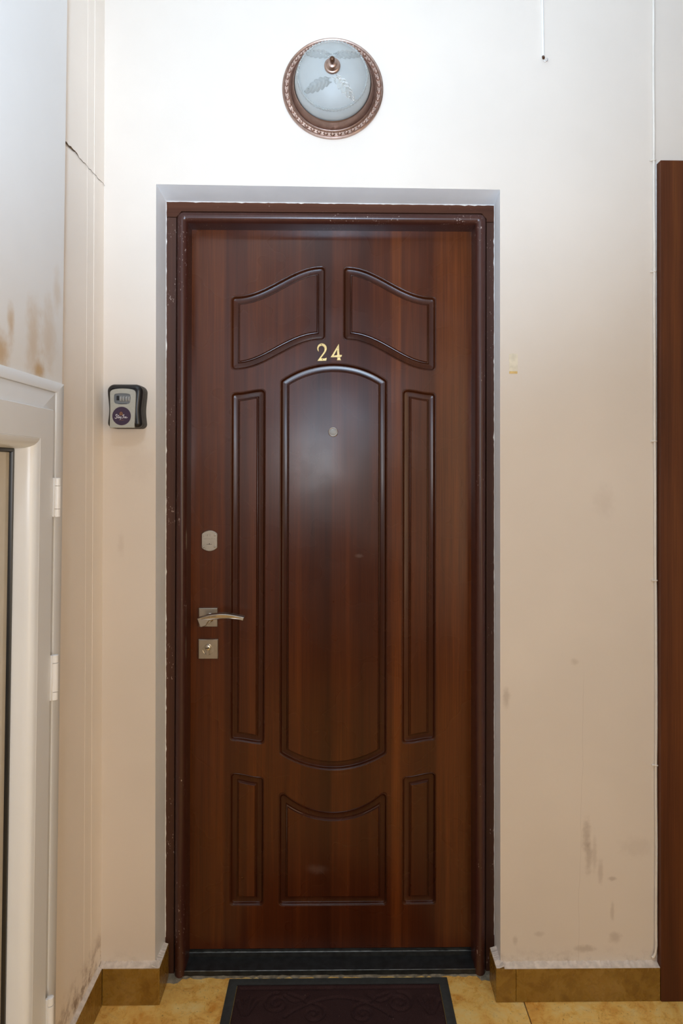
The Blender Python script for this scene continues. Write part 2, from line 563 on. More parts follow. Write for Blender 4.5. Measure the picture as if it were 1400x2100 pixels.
def stroke(bm, pts, wd, y0, y1, mat=0):
    """a pen stroke: a flat ribbon of width wd along points (x, z), y0 front, y1 back"""
    P = [Vector(p) for p in pts]
    L, R_ = [], []
    for i, p in enumerate(P):
        t = (P[min(i + 1, len(P) - 1)] - P[max(i - 1, 0)]).normalized()
        n = Vector((-t.y, t.x)) * wd / 2
        L.append(p + n)
        R_.append(p - n)
    out = [(v.x, v.y) for v in L] + [(v.x, v.y) for v in reversed(R_)]
    n = len(P)
    for i in range(n - 1):
        q = [out[i], out[i + 1], out[2 * n - 2 - i], out[2 * n - 1 - i]]
        a = [bm.verts.new((x, y0, z)) for x, z in q]
        b = [bm.verts.new((x, y1, z)) for x, z in q]
        for f in (a, b[::-1]):
            bm.faces.new(f).material_index = mat
        for k in range(4):
            bm.faces.new([a[k], b[k], b[(k + 1) % 4], a[(k + 1) % 4]]).material_index = mat
    return bm


# ---- moulded loops: corner outlines offset inward with per-level corner rounding
def loop_levels(pts, corners, levels, K=7, closed=True):
    """pts (x, z) anticlockwise (interior on the left); corners: indices of sharp corners.
    levels: (inset, y, rounding). Returns one list of 3D points per level, all of the same length."""
    n = len(pts)
    rows = []
    for d, y, r in levels:
        row = []
        for i in range(n):
            c = Vector(pts[i])
            if not closed and i in (0, n - 1):
                q = Vector(pts[1]) - c if i == 0 else c - Vector(pts[n - 2])
                q.normalize()
                row.append((c.x - q.y * d, y, c.y + q.x * d))
                continue
            a = (c - Vector(pts[i - 1])).normalized()
            b = (Vector(pts[(i + 1) % n]) - c).normalized()
            na, nb = Vector((-a.y, a.x)), Vector((-b.y, b.x))
            p = c + (na + nb) / (1 + na.dot(nb)) * d
            if i in corners:
                phi = math.atan2(a.x * b.y - a.y * b.x, a.dot(b))
                if r <= 1e-6:
                    row += [(p.x, y, p.y)] * K
                else:
                    tl = r * abs(math.tan(phi / 2))
                    st = p - a * tl
                    sgn = 1 if phi > 0 else -1
                    cen = st + na * r * sgn
                    for k in range(K):
                        an = phi * k / (K - 1)
                        v = st - cen
                        v = Vector((v.x * math.cos(an) - v.y * math.sin(an), v.x * math.sin(an) + v.y * math.cos(an)))
                        row.append((cen.x + v.x, y, cen.y + v.y))
            else:
                row.append((p.x, y, p.y))
        rows.append(row)
    return rows


def skin_rows(bm, rows, closed=True, cap=False, mat=0):
    V = [[bm.verts.new(p) for p in r] for r in rows]
    n = len(V[0])
    for a, b in zip(V, V[1:]):
        for i in range(n if closed else n - 1):
            j = (i + 1) % n
            bm.faces.new([a[i], a[j], b[j], b[i]]).material_index = mat
    if cap:
        keep = [i for i in range(n) if (Vector(rows[-1][i]) - Vector(rows[-1][i - 1])).length > 1e-6]
        f = bm.faces.new([V[-1][i] for i in keep])
        f.material_index = mat
        f.tag = True
        bmesh.ops.triangulate(bm, faces=[f])
    return V


# ------------------------------------------------------------------ the room
YW, YF, YD = 1.71, 1.79, 1.84        # wall face, frame face, door face
ZC = 3.0
XL, XR, YB = -0.591, 1.75, -1.65

# back wall with the doorway: the reveal is painted white
bm = bmesh.new()
fo = [(-0.4564, 0.0), (-0.4614, 2.0300), (0.4013, 2.0228), (0.4035, 0.0)]     # opening at the wall face
bo = [(-0.4515, 0.0), (-0.4565, 2.0185), (0.4050, 2.0148), (0.4065, 0.0)]     # and at the frame
ow = [(XL - 0.12, 0.0), (XL - 0.12, ZC), (XR + 0.12, ZC), (XR + 0.12, 0.0)]
F_ = lambda p, y: bm.verts.new((p[0], y, p[1]))
o4 = [F_(p, YW) for p in ow]
f4 = [F_(p, YW) for p in fo]
b4 = [F_(p, YF + 0.002) for p in bo]
d4 = [F_(p, 1.98) for p in bo]
w4 = [F_(p, 1.98) for p in ow]
bm.faces.new([o4[0], o4[1], f4[1], f4[0]])
bm.faces.new([o4[1], o4[2], f4[2], f4[1]])
bm.faces.new([o4[2], o4[3], f4[3], f4[2]])
for i in range(3):
    bm.faces.new([f4[i], f4[i + 1], b4[i + 1], b4[i]]).material_index = 1
    bm.faces.new([b4[i], b4[i + 1], d4[i + 1], d4[i]]).material_index = 1
    bm.faces.new([d4[i], d4[i + 1], w4[i + 1], w4[i]])
    bm.faces.new([o4[i], o4[i + 1], w4[i + 1], w4[i]])
for a, b in ((0, 1), (3, 2)):
    pass
wall_back = prop(bm_obj('wall_back', bm, [M_WALL, M_REVEAL], None, 20), kind='structure')

# left wall beyond the white door, and the thicker white stretch that holds it
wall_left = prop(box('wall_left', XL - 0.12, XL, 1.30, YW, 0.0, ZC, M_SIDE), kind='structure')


def shear_y(o, k=0.022, z0=1.45):
    for v in o.data.vertices:
        v.co.y += k * (v.co.z - z0)
    return o


XW = -0.556
bm = bmesh.new()
add_box(bm, XW - 0.16, XW, YB, 1.3715, 1.47, ZC)
wl2 = shear_y(bm_obj('wall_left_thick', bm, M_WHITEWALL, None, 30))
wl2.name = 'wall_left.001'
prop(wl2, kind='structure')

# painted-over strips in the corner
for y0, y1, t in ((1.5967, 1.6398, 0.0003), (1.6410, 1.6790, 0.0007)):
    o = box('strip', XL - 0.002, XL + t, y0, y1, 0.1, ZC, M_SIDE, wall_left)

# the crack across the side wall: a gash that narrows away from the thick wall
bm = bmesh.new()
n = 26
up, dn = [], []
for i in range(n + 1):
    f = i / n
    y = 1.400 + (1.7095 - 1.400) * f
    z = 2.015 + 0.010 * f + random.uniform(-0.0025, 0.0025)
    h = (0.0030 if f < 0.45 else 0.0012) * random.uniform(0.6, 1.2) * (1 - 0.5 * f)
    up.append(bm.verts.new((XL + 0.0019, y, z + h)))
    dn.append(bm.verts.new((XL + 0.0019, y, z - h)))
for i in range(n):
    bm.faces.new([up[i], up[i + 1], dn[i + 1], dn[i]])
bm_obj('crack', bm, m_plain('crack_shadow', (0.12, 0.075, 0.04, 1), 0.9, 0, 0.1, 0.5, 200), wall_left, 0)

# ragged paint line where the reveal meets the frame
bm = bmesh.new()
path = [(-0.4515 + (-0.4565 + 0.4515) * i / 200, 0.1 + (2.0185 - 0.1) * i / 200, 1, 0) for i in range(201)]
path += [(-0.4565 + 0.8615 * i / 100, 2.0185 - 0.0037 * i / 100, 0, -1) for i in range(101)]
path += [(0.4050 + 0.0015 * i / 200, 2.0148 - 1.9148 * i / 200, -1, 0) for i in range(201)]
prev = None
for x, z, nx, nz in path:
    wv = 0.0008 + 0.0010 * random.random() ** 2 + (0.0016 if random.random() < 0.03 else 0)
    a = bm.verts.new((x - nx * 0.001, YF - 0.0006, z - nz * 0.001))
    b = bm.verts.new((x + nx * wv, YF - 0.0006, z + nz * wv))
    if prev and (Vector(prev[0].co) - a.co).length < 0.03:
        bm.faces.new([prev[0], a, b, prev[1]])
    prev = (a, b)
bm_obj('paint_edge', bm, M_CAULK, wall_back, 0)

wall_right = prop(box('wall_right', XR, XR + 0.12, YB, YW, 0, ZC, M_HALL), kind='structure')
wall_front = prop(box('wall_front', XL - 0.12, XR + 0.12, YB - 0.12, YB, 0, ZC, M_HALL), kind='structure')
ceiling = prop(box('ceiling', XL - 0.12, XR + 0.12, YB - 0.12, 1.98, ZC, ZC + 0.1, M_CEIL), kind='structure')

# floor: grout bed with single tiles
floor = prop(box('floor', XL - 0.12, XR + 0.12, YB - 0.12, 1.98, -0.10, -0.004, M_GROUT), kind='structure')
TS = 0.572
tile_me = None
for i in range(-1, 4):
    for j in range(-3, 4):
        x0 = -0.114 + TS * (i - 0)
        x1 = x0 + TS
        y1 = 1.806 - TS * j * 1.0
        y0 = y1 - TS
        x0, x1, y0, y1 = max(x0, XL - 0.1), min(x1, XR), max(y0, YB), min(y1, 1.806)
        if x1 - x0 < 0.02 or y1 - y0 < 0.02:
            continue
        g = 0.0012
        box('floor_tile', x0 + g, x1 - g, y0 + g, y1 - g, -0.012, random.uniform(-0.0003, 0.0), M_TILE, floor, 0.0008, 1)

# cement fillet along the sill
bm = bmesh.new()
n = 90
rows = []
for i in range(n + 1):
    x = -0.4515 + 0.857 * i / n
    e = 1.7785 + random.uniform(-0.0035, 0.0035)
    if x < -0.41 or x > 0.365:
        e -= 0.016
    rows.append([bm.verts.new((x, 1.81, 0.006)), bm.verts.new((x, e + 0.012, 0.0045)), bm.verts.new((x, e, 0.0003)), bm.verts.new((x, e, -0.003))])
for a, b in zip(rows, rows[1:]):
    for k in range(3):
        bm.faces.new([a[k], b[k], b[k + 1], a[k + 1]])
bm_obj('cement_fillet', bm, M_CEMENT, floor, 30)


# skirting tiles with a ragged plaster ledge on top
def ledge(parent, pts, nrm):
    """uneven plaster strip on the skirting's top edge; pts a line (x, y, z), nrm towards the wall"""
    bm = bmesh.new()
    prev = None
    for i in range(len(pts)):
        x, y, z = pts[i]
        k = random.uniform(-0.002, 0.002)
        a = bm.verts.new((x, y, z + 0.0003))
        b = bm.verts.new((x + nrm[0] * 0.009, y + nrm[1] * 0.009, z + 0.0015 + k * 0.6))
        c = bm.verts.new((x + nrm[0] * 0.0215, y + nrm[1] * 0.0215, z + 0.006 + k))
        if prev:
            bm.faces.new([prev[0], a, b, prev[1]])
            bm.faces.new([prev[1], b, c, prev[2]])
        prev = (a, b, c)
    return bm_obj('plaster_ledge', bm, M_PLASTER, parent, 50)


def line(a, b, n):
    return [tuple(a[k] + (b[k] - a[k]) * i / n for k in range(3)) for i in range(n + 1)]


def skirting(name, z1=0.09):
    o = bpy.data.objects.new(name, None)
    C.objects.link(o)
    o.location = (0, 0, 0)
    return prop(o, kind='structure')


YS = 1.690
b1 = skirting('baseboard_left')
for y0, y1 in ((1.3565, YS - 0.0005),):
    box('skirting_tile', XL + 0.001, -0.581, y0, y1, 0.0003, 0.0905, M_SKIRT, b1, 0.0008, 1)
ledge(b1, line((-0.5815, 1.36, 0.0905), (-0.5815, 1.69, 0.0905), 60), (-0.45, 0, 0))
b2 = skirting('baseboard_back_left')
b2.name = 'baseboard_back'
box('skirting_tile', -0.5808, -0.4440, YS, YW + 0.004, 0.0003, 0.0900, M_SKIRT, b2, 0.0008, 1)
box('skirting_tile', -0.4600, -0.4405, YS + 0.0003, 1.7795, 0.0003, 0.0900, M_SKIRT, b2, 0.0008, 1)
ledge(b2, line((-0.590, YS + .0005, 0.0900), (-0.444, YS + .0005, 0.0900), 40), (0, 1, 0))
ledge(b2, line((-0.4412, YS + .001, 0.0900), (-0.4412, 1.779, 0.0900), 40), (-0.9, 0.0, 0))
b3 = skirting('baseboard_right')
box('skirting_tile', 0.3883, 0.4375, YS, YW + 0.004, 0.0003, 0.0822, M_SKIRT, b3, 0.0008, 1)
box('skirting_tile', 0.4382, 0.7965, YS + 0.0002, YW + 0.004, 0.0003, 0.0820, M_SKIRT, b3, 0.0008, 1)
box('skirting_tile', 0.3885, 0.4100, YS + 0.0004, 1.7655, 0.0003, 0.0835, M_SKIRT, b3, 0.0008, 1)
ledge(b3, line((0.389, YS + .0005, 0.0822), (0.7965, YS + .0005, 0.0820), 110), (0, 1, 0))
ledge(b3, line((0.3893, YS + .001, 0.0835), (0.3893, 1.765, 0.0835), 40), (0.9, 0, 0))

# ------------------------------------------------------------------ the front door
door = empty('door_1', (-0.02, 1.84, 0.0), 'dark mahogany panelled entrance door numbered 24 in a wooden frame', 'door', None, 'structure')

# frame boards
bm = bmesh.new()
add_box(bm, -0.4640, -0.4295, YF, YF + 0.045, 0.0003, 1.9765, 0.0006, 1)
bm_obj('frame_post', bm, M_FRAME, door)
bm = bmesh.new()
add_box(bm, 0.3845, 0.4140, YF, YF + 0.045, 0.0003, 1.9690, 0.0006, 1)
bm_obj('frame_post', bm, M_FRAME, door)
bm = bmesh.new()
hdr = [(-0.4640, 1.9780), (-0.4640, 2.0290), (0.4140, 2.0250), (0.4140, 1.9705), (0.3845, 1.9705), (0.3845, 1.9780), (0.372, 1.9930), (-0.417, 1.9930), (-0.4295, 1.9780)]
extrude(bm, hdr, [], YF, YF + 0.045)
bm_obj('frame_header', bm, M_FRAMEH, door, 20)

# rounded bead and jamb lining, one moulding swept round the opening (interior on its left when walked up the right side)
U = [(0.3830, 0.004), (0.3830, 1.9905), (-0.4280, 1.9905), (-0.4280, 0.004)]
prof = [(0.0, YF + 0.030, .018), (0.0, YF + .0035, .018), (.0012, YF - .004, .017), (.0045, YF - .0100, .015), (.0095, YF - .0145, .012), (.0150, YF - .0160, .009),
        (.0205, YF - .0145, .006), (.0250, YF - .0105, .004), (.0277, YF - .0045, .002), (.0285, YF + .003, .0005), (.0285, YF + .075, .0005)]
bm = bmesh.new()
skin_rows(bm, loop_levels(U, {1, 2}, prof, 9, False), closed=False)
bm_obj('frame_moulding', bm, M_BEAD, door, 40)

# door leaf with openings for the moulded panels
LX0, LX1, LZ0, LZ1 = -0.4200, 0.3740, 0.0335, 1.9780


def s_fn(xa, xb, za, zb):
    """height that swings from za at xa to zb at xb with level ends"""
    def f(x):
        t = min(1, max(0, (abs(x - xa) - 0.012) / (abs(xb - xa) - 0.022)))
        return za + (zb - za) * (0.5 - 0.5 * math.cos(PI * t))
    return f


def arc_fn(xa, xb, za, zb, sag):
    h = abs(xb - xa) / 2
    r = (h * h + sag * sag) / (2 * abs(sag))

    def f(x):
        u = x - (xa + xb) / 2
        d = math.sqrt(max(1e-9, r * r - u * u)) - (r - abs(sag))
        return za + (zb - za) * (x - xa) / (xb - xa) + math.copysign(d, sag) * (1 if d > -1 else 0)
    return f


def line_fn(za):
    return lambda x: za


def panel_loop(x0, x1, fb, ft, n, d, y, r):
    """one level of a moulded panel, inset by d from the outline between fb (below) and ft (above)"""
    pts = []
    e = 1e-4
    for side, f in ((1, fb), (-1, ft)):
        row = []
        for i in range(n + 1):
            x = x0 + d + (x1 - x0 - 2 * d) * i / n
            sl = (f(x + e) - f(x - e)) / (2 * e)
            row.append((x, f(x) + side * d * math.sqrt(1 + sl * sl)))
        pts += row if side > 0 else row[::-1]
    return loop_levels(pts, {0, n, n + 1, 2 * n + 1}, [(0.0, y, r)], 7, True)[0]


PAN = [
    (-0.2950, -0.0390, s_fn(-0.295, -0.039, 1.5842, 1.6655), s_fn(-0.295, -0.039, 1.7850, 1.8665), 22),
    (0.0070, 0.2590, s_fn(0.2590, 0.0070, 1.5840, 1.6660), s_fn(0.2590, 0.0070, 1.7855, 1.8655), 22),
    (-0.2945, -0.2000, s_fn(-0.2945, -0.2000, 0.5882, 0.5795), s_fn(-0.2945, -0.2000, 1.5250, 1.5340), 8),
    (0.1672, 0.2590, s_fn(0.2590, 0.1672, 0.5875, 0.5785), s_fn(0.2590, 0.1672, 1.5265, 1.5350), 8),
    (-0.1620, 0.1280, arc_fn(-0.1620, 0.1280, 0.5535, 0.5525, -0.0445), arc_fn(-0.1620, 0.1280, 1.5575, 1.5590, 0.0470), 26),
    (-0.2940, -0.2018, line_fn(0.1480), s_fn(-0.2940, -0.2018, 0.5030, 0.4925), 8),
    (0.1686, 0.2606, line_fn(0.1480), s_fn(0.2606, 0.1686, 0.5025, 0.4920), 8),
    (-0.1628, 0.1292, line_fn(0.1468), arc_fn(-0.1628, 0.1292, 0.4645, 0.4640, -0.0665), 26),
]
LEV = [(0.0, 0.0, .0095), (.0006, .0005, .0094), (.0012, .0006, .0092), (.0018, .0001, .0091), (.0024, .0002, .009), (.0029, .0006, .0088), (.0036, .0015, .0084), (.0044, .0028, .008),
       (.0052, .0043, .0075), (.0060, .0059, .0070), (.0066, .0069, .0068), (.0074, .0072, .0064), (.0184, .0074, .002), (.0189, .0074, .0015), (.0193, .0069, .0), (.0200, .0056, 0), (.0207, .0042, 0),
       (.0212, .0036, 0), (.0227, .0034, 0), (.0232, .0028, 0), (.0238, .0016, 0), (.0244, .0007, 0), (.0250, 0.0, 0)]
holes = []
rows_all = []
for x0, x1, fb, ft, n in PAN:
    rows = [panel_loop(x0, x1, fb, ft, n, d, YD + y, r) for d, y, r in LEV]
    rows_all.append(rows)
    h = []
    for p in rows[0]:
        if not h or (Vector(p) - Vector(h[-1])).length > 1e-6:
            h.append(p)
    holes.append([(p[0], p[2]) for p in h])
bm = bmesh.new()
extrude(bm, [(LX0, LZ0), (LX1, LZ0), (LX1, LZ1), (LX0, LZ1)], holes, YD, YD + 0.05)
# the leaf is solid: close each recess behind the panels with the leaf's own back
leaf = bm_obj('door_leaf', bm, M_DOOR, door, 20)
for rows in rows_all:
    bm = bmesh.new()
    skin_rows(bm, rows, True, True)
    o = bm_obj('panel', bm, [M_DOOR, M_GROOVE], leaf, 42)
    for p in o.data.polygons:                        # the raised field is flat
        if all(o.data.vertices[i].co.y < YD + 1e-5 for i in p.vertices) and abs(p.normal.y) > 0.999:
            p.use_smooth = False
        else:
            p.material_index = 1                     # milled groove, smoother foil

# black steel sill
bm = bmesh.new()
prof = [(YF - 0.006, 0.0006), (YF - 0.006, 0.0142), (YF - 0.005, 0.0153), (1.834, 0.0153), (1.8345, 0.026), (1.836, 0.0275), (1.8395, 0.0275), (1.8395, 0.0325), (1.90, 0.0325), (1.90, 0.0006)]
for (ya, za), (yb, zb) in zip(prof, prof[1:] + prof[:1]):
    bm.faces.new([bm.verts.new((-0.4140 if ya < 1.8 else -0.407, ya, za)), bm.verts.new((0.3610 if ya < 1.8 else 0.357, ya, za)),
                  bm.verts.new((0.3610 if yb < 1.8 else 0.357, yb, zb)), bm.verts.new((-0.4140 if yb < 1.8 else -0.407, yb, zb))])
bm_obj('threshold', bm, M_BLACKSTEEL, door, 30)
thr = [c for c in door.children if c.name.startswith('threshold')][0]
bm = bmesh.new()
add_box(bm, -0.412, 0.359, YF - 0.0066, YF - 0.0045, 0.0142, 0.0157, 0.0005, 1)
add_box(bm, -0.402, 0.352, 1.8350, 1.8395, 0.0268, 0.0282, 0.0005, 1)
bm_obj('worn_edge', bm, M_STEELEDGE, thr)

# upper lock plate
bm = bmesh.new()
cx, cz = -0.3497, 1.1253
R0 = 0.0283
pl = []
for i in range(64):
    a = 2 * PI * i / 64
    x, z = 1.0 * R0 * math.cos(a), R0 * 0.99 * math.sin(a)
    pl.append((cx + max(-.0213, min(.0213, x)), cz + z))
kh = [(-.0083, -.0016), (.0083, -.0016), (.0083, .0016), (.0026, .0016), (.0022, .0030), (-.0002, .0036), (-.0016, .0030), (-.0020, .0016), (-.0083, .0016)]
kz = 1.1161
extrude(bm, pl, [[(-0.3501 + a, kz + b) for a, b in kh][::-1]], YD - 0.0035, YD, 0.0012)
plate = bm_obj('lock_plate', bm, M_NICKEL, door, 30)
box('keyhole', -0.360, -0.340, YD - 0.0012, YD - 0.0003, kz - .004, kz + .004, M_DARK, plate)
for sx, sz in ((-0.3647, 1.1405), (-0.3349, 1.1405), (-0.3655, 1.1092), (-0.3350, 1.1098)):
    bm = bmesh.new()
    lathe(bm, [(0.0, .0040), (.0008, .0040), (.0010, .0044), (.0022, .0043), (.0027, .0036), (.0030, .0034)], sx, sz, YD, 16)
    bm_obj('screw', bm, M_NICKEL2, plate)
# faint stamped strokes of the maker's mark
bm = bmesh.new()
Q = lambda u, v: (-0.3497 + (u - 700) / 23.33 * 0.00131, 1.1253 - (v - 672) / 23.33 * 0.00131)
for s in ([(600, 345), (585, 450)], [(590, 410), (640, 360)], [(595, 410), (620, 440)], [(670, 345), (745, 360), (710, 430), (745, 450)],
          [(490, 540), (430, 570), (480, 600)], [(510, 600), (530, 550)], [(560, 590), (600, 545)], [(650, 545), (655, 590)], [(700, 545), (700, 590), (740, 590)],
          [(780, 550), (790, 590)], [(840, 545), (845, 590)], [(930, 545), (950, 590)], [(520, 1030), (505, 1070), (540, 1075)]):
    stroke(bm, [Q(*p) for p in s], 0.0005, YD - 0.00365, YD - 0.0035)
bm_obj('stamped_mark', bm, m_plain('stamped_shadow', (0.22, 0.19, 0.155, 1), 0.5, 0.8), plate, 0)

# lever handle
hx, hz = -0.3512, 0.9215
bm = bmesh.new()
extrude(bm, [(-0.3762, 0.8966), (-0.3263, 0.8966), (-0.3263, 0.9463), (-0.3762, 0.9463)], [], YD - 0.0105, YD, 0.0012)
handle = bm_obj('door_handle', bm, M_NICKEL, door)
LEVER = [(-0.3685, 0.9302), (-0.3583, 0.9335), (-0.3443, 0.9378), (-0.3281, 0.9405), (-0.3109, 0.9419), (-0.2936, 0.9412), (-0.2774, 0.9383), (-0.2612, 0.935),
         (-0.2488, 0.9318), (-0.2504, 0.9231), (-0.258, 0.9248), (-0.2742, 0.928), (-0.2903, 0.93), (-0.3065, 0.93), (-0.3195, 0.9286), (-0.3324, 0.9275),
         (-0.3388, 0.9248), (-0.3426, 0.9194), (-0.3453, 0.913), (-0.3507, 0.9108), (-0.3582, 0.9079), (-0.3614, 0.9097)]


def smooth_loop(l, keep, it=2):
    """corner cutting that leaves the sharp corners in place"""
    flags = [i in keep for i in range(len(l))]
    for _ in range(it):
        o, g = [], []
        n = len(l)
        for i in range(n):
            p, c, q = l[i - 1], l[i], l[(i + 1) % n]
            if flags[i]:
                o.append(c)
                g.append(True)
            else:
                o += [(c[0] * .75 + p[0] * .25, c[1] * .75 + p[1] * .25), (c[0] * .75 + q[0] * .25, c[1] * .75 + q[1] * .25)]
                g += [False, False]
        l, flags = o, g
    return l


lv = smooth_loop(LEVER, {0, 8, 9, 18, 21}, 1)
bm = bmesh.new()
extrude(bm, lv, [], YD - 0.068, YD - 0.048, 0.0014)
for v in bm.verts:                                   # the grip bends back towards the door
    t = (v.co.x + 0.37) / 0.12
    v.co.y += 0.008 * t * t
    if v.co.y > YD - 0.052 + 0.008 * t * t:          # and narrows to its rear edge
        v.co.z += 0.0008
bm_obj('lever', bm, M_NICKEL, handle, 30)
bm = bmesh.new()
lathe(bm, [(.0125, .0100), (.0120, .0140), (.0105, .0150), (.0090, .0200), (.0090, .0500), (0, .0500)], hx + .004, hz, YD, 32)
bm_obj('neck', bm, M_NICKEL2, handle, 40)
bm = bmesh.new()
for k in range(17):                                  # line of tiny unreadable print along the blade
    x = -0.358 + 0.0023 * k
    if k in (5, 10):
        continue
    z = 0.9317 + 0.0088 * (1 - ((x + 0.312) / 0.046) ** 2) - 0.0034
    stroke(bm, [(x, z), (x + 0.0016, z + 0.0003)], 0.0008, YD - 0.0685, YD - 0.062)
bm_obj('print_line', bm, m_plain('grey_print', (0.16, 0.14, 0.12, 1), 0.6, 0.3), handle, 0)

# cylinder lock
bm = bmesh.new()
c0, c1 = -0.3508, 0.8363
extrude(bm, [(-0.3769, 0.8109), (-0.3247, 0.8109), (-0.3247, 0.8630), (-0.3769, 0.8630)], [ring(c0, c1, 0.0158, 40)[::-1]], YD - 0.0105, YD, 0.0012)
cyl = bm_obj('cylinder_plate', bm, M_NICKEL, door)
bm = bmesh.new()
lathe(bm, [(0, .0070), (.0146, .0070), (.0149, .0088), (.0154, .0088), (.0154, .0005)], c0, c1, YD, 40)
bm_obj('inner_ring', bm, M_NICKEL2, cyl)
bm = bmesh.new()
eu = [(c0 - .0012 + .0083 * math.cos(a), c1 + .0050 + .0083 * math.sin(a)) for a in [(-55 + 290 * i / 30) * PI / 180 for i in range(31)]]
eu += [(c0 - .0012 - .0048, c1 - .0125), (c0 - .0012 - .003, c1 - .0150), (c0 - .0012, c1 - .0160), (c0 - .0012 + .003, c1 - .0150), (c0 - .0012 + .0048, c1 - .0125)]
extrude(bm, eu, [], YD - 0.0115, YD - 0.001, 0.0006)
core = bm_obj('cylinder_body', bm, M_NICKEL, cyl, 30)
bm = bmesh.new()
lathe(bm, [(0, .0140), (.0052, .0140), (.0066, .0132), (.0068, .0110)], c0 - .0012, c1 + .0050, YD, 30)
bm_obj('key_barrel', bm, M_NICKEL2, cyl)
box('key_slot', c0 - .0058, c0 + .0038, YD - 0.01425, YD - 0.0132, c1 + .0034, c1 + .0052, M_DARK, cyl)

# peephole
bm = bmesh.new()
lathe(bm, [(.0132, 0), (.0132, .0018), (.0122, .0030), (.0112, .0036), (.0104, .0030), (.0102, .0012)], -0.0186, 1.4184, YD, 40)
pe = bm_obj('peephole', bm, M_CHROME, door, 40)
bm = bmesh.new()
lathe(bm, [(0, .0042), (.0030, .0040), (.0065, .0032), (.0090, .0020), (.0103, .0010)], -0.0186, 1.4184, YD, 40)
bm_obj('lens', bm, M_LENS, pe, 40)

# brass numerals
TWO = [(-0.0594, 1.6353), (-0.062, 1.639), (-0.0629, 1.6435), (-0.062, 1.6481), (-0.0594, 1.6529), (-0.0553, 1.6563), (-0.0501, 1.6577), (-0.0448, 1.6568), (-0.0403, 1.6538),
       (-0.0369, 1.6493), (-0.0358, 1.6444), (-0.0364, 1.6392), (-0.0384, 1.6346), (-0.0425, 1.6286), (-0.0466, 1.6233), (-0.0511, 1.6173), (-0.0455, 1.6166), (-0.0402, 1.6173),
       (-0.0363, 1.6192), (-0.0365, 1.6151), (-0.0376, 1.6102), (-0.0623, 1.6092), (-0.0567, 1.6173), (-0.0507, 1.6256), (-0.0455, 1.6331), (-0.0433, 1.6376), (-0.0425, 1.6421),
       (-0.0433, 1.6459), (-0.0455, 1.6485), (-0.0493, 1.6504), (-0.053, 1.65), (-0.0564, 1.6477), (-0.0583, 1.6443), (-0.0586, 1.6406), (-0.0575, 1.6368), (-0.0575, 1.6338)]
FOUR = [(-0.0034, 1.6562), (-0.002, 1.6273), (0.0003, 1.6264), (0.0048, 1.6266), (0.0044, 1.6213), (-0.0005, 1.6201), (0.0003, 1.6168), (0.0022, 1.6115), (-0.0098, 1.6115),
        (-0.0083, 1.6156), (-0.0076, 1.6197), (-0.0267, 1.6193), (-0.0047, 1.6558)]
FH = [(-0.0084, 1.6415), (-0.0076, 1.625), (-0.0188, 1.6234)]
for nm, lp, hl, nails in (('numeral_two', smooth_loop(TWO, {15, 18, 20, 21, 35}, 1), [], [(-0.0508, 1.6537), (-0.0479, 1.6134)]),
                          ('numeral_four', FOUR, [FH], [(-0.0065, 1.644), (-0.0037, 1.6192)])):
    bm = bmesh.new()
    extrude(bm, lp, hl, YD - 0.0032, YD, 0.0006)
    o = prop(bm_obj(nm, bm, M_BRASS, door, 30), 'brass numeral 2' if nm.endswith('two') else 'brass numeral 4')
    for x, z in nails:
        bm = bmesh.new()
        lathe(bm, [(0, .0038), (.0007, .0037), (.0011, .0031)], x, z, YD, 12)
        bm_obj('nail', bm, M_DARK, o)

# ------------------------------------------------------------------ wall lamp
lx, lz = -0.0202, 2.2715
lampo = empty('wall_lamp', (lx, YW, lz), 'round wall lamp with antique copper rim and frosted leaf-pattern glass dome', 'lamp')
bm = bmesh.new()
lathe(bm, [(0, 0.0), (.1262, 0.0), (.1268, .004), (.1262, .0070), (.1235, .0088), (.1210, .0080), (.1195, .0058), (.1120, .0062), (.1108, .0092), (.1092, .0102), (.1078, .0092),
           (.1066, .0068), (.1060, .0070)], lx, lz, YW, 128)
bm_obj('base_rim', bm, M_BRONZE, lampo, 40)
bm = bmesh.new()
lathe(bm, [(.1062, .0060), (.1055, .0085), (.1020, .0150), (.0992, .0235), (.0982, .0262), (.0972, .0300), (.0958, .0312), (.0945, .0300), (.0943, .0240), (.088, .022), (0.0, .022)], lx, lz, YW, 128)
bm_obj('collar', bm, M_BRONZED, lampo, 40)
# little embossed rosettes round the rim
stud_me = None
for i in range(42):
    a = 2 * PI * (i + 0.5) / 42
    if stud_me is None:
        bm = bmesh.new()
        pr = [(0.0, .0034), (.0016, .0036), (.0022, .0026), (.0026, .0026), (.0034, .0040), (.0040, .0034), (.0046, .0008)]
        N_ = 16
        rows = []
        for r, h in pr:
            if r == 0:
                rows.append([bm.verts.new((0, -h, 0))])
            else:
                rows.append([bm.verts.new((1.22 * r * (1 + 0.16 * math.cos(4 * 2 * PI * k / N_) * (r > .003)) * math.cos(2 * PI * k / N_), -h, 0.9 * r * (1 + 0.16 * math.cos(4 * 2 * PI * k / N_) * (r > .003)) * math.sin(2 * PI * k / N_))) for k in range(N_)])
        for A, B in zip(rows, rows[1:]):
            for k in range(N_):
                bm.faces.new([A[0], B[(k + 1) % N_], B[k]] if len(A) == 1 else [A[k], A[(k + 1) % N_], B[(k + 1) % N_], B[k]])
        o = bm_obj('rosette', bm, M_BRONZE, lampo, 60)
        stud_me = o.data
    else:
        o = link('rosette', stud_me, None, lampo)
    o.matrix_basis = Matrix.Translation((lx + .1158 * math.cos(a), YW - .0056, lz + .1158 * math.sin(a))) @ Matrix.Rotation(-(a + PI / 2), 4, 'Y')


def dome(s):
    """radius of the glass dome at height s in 0..1 between its base and crown"""
    return 0.0935 * (1 - s ** 2.1) ** 0.62


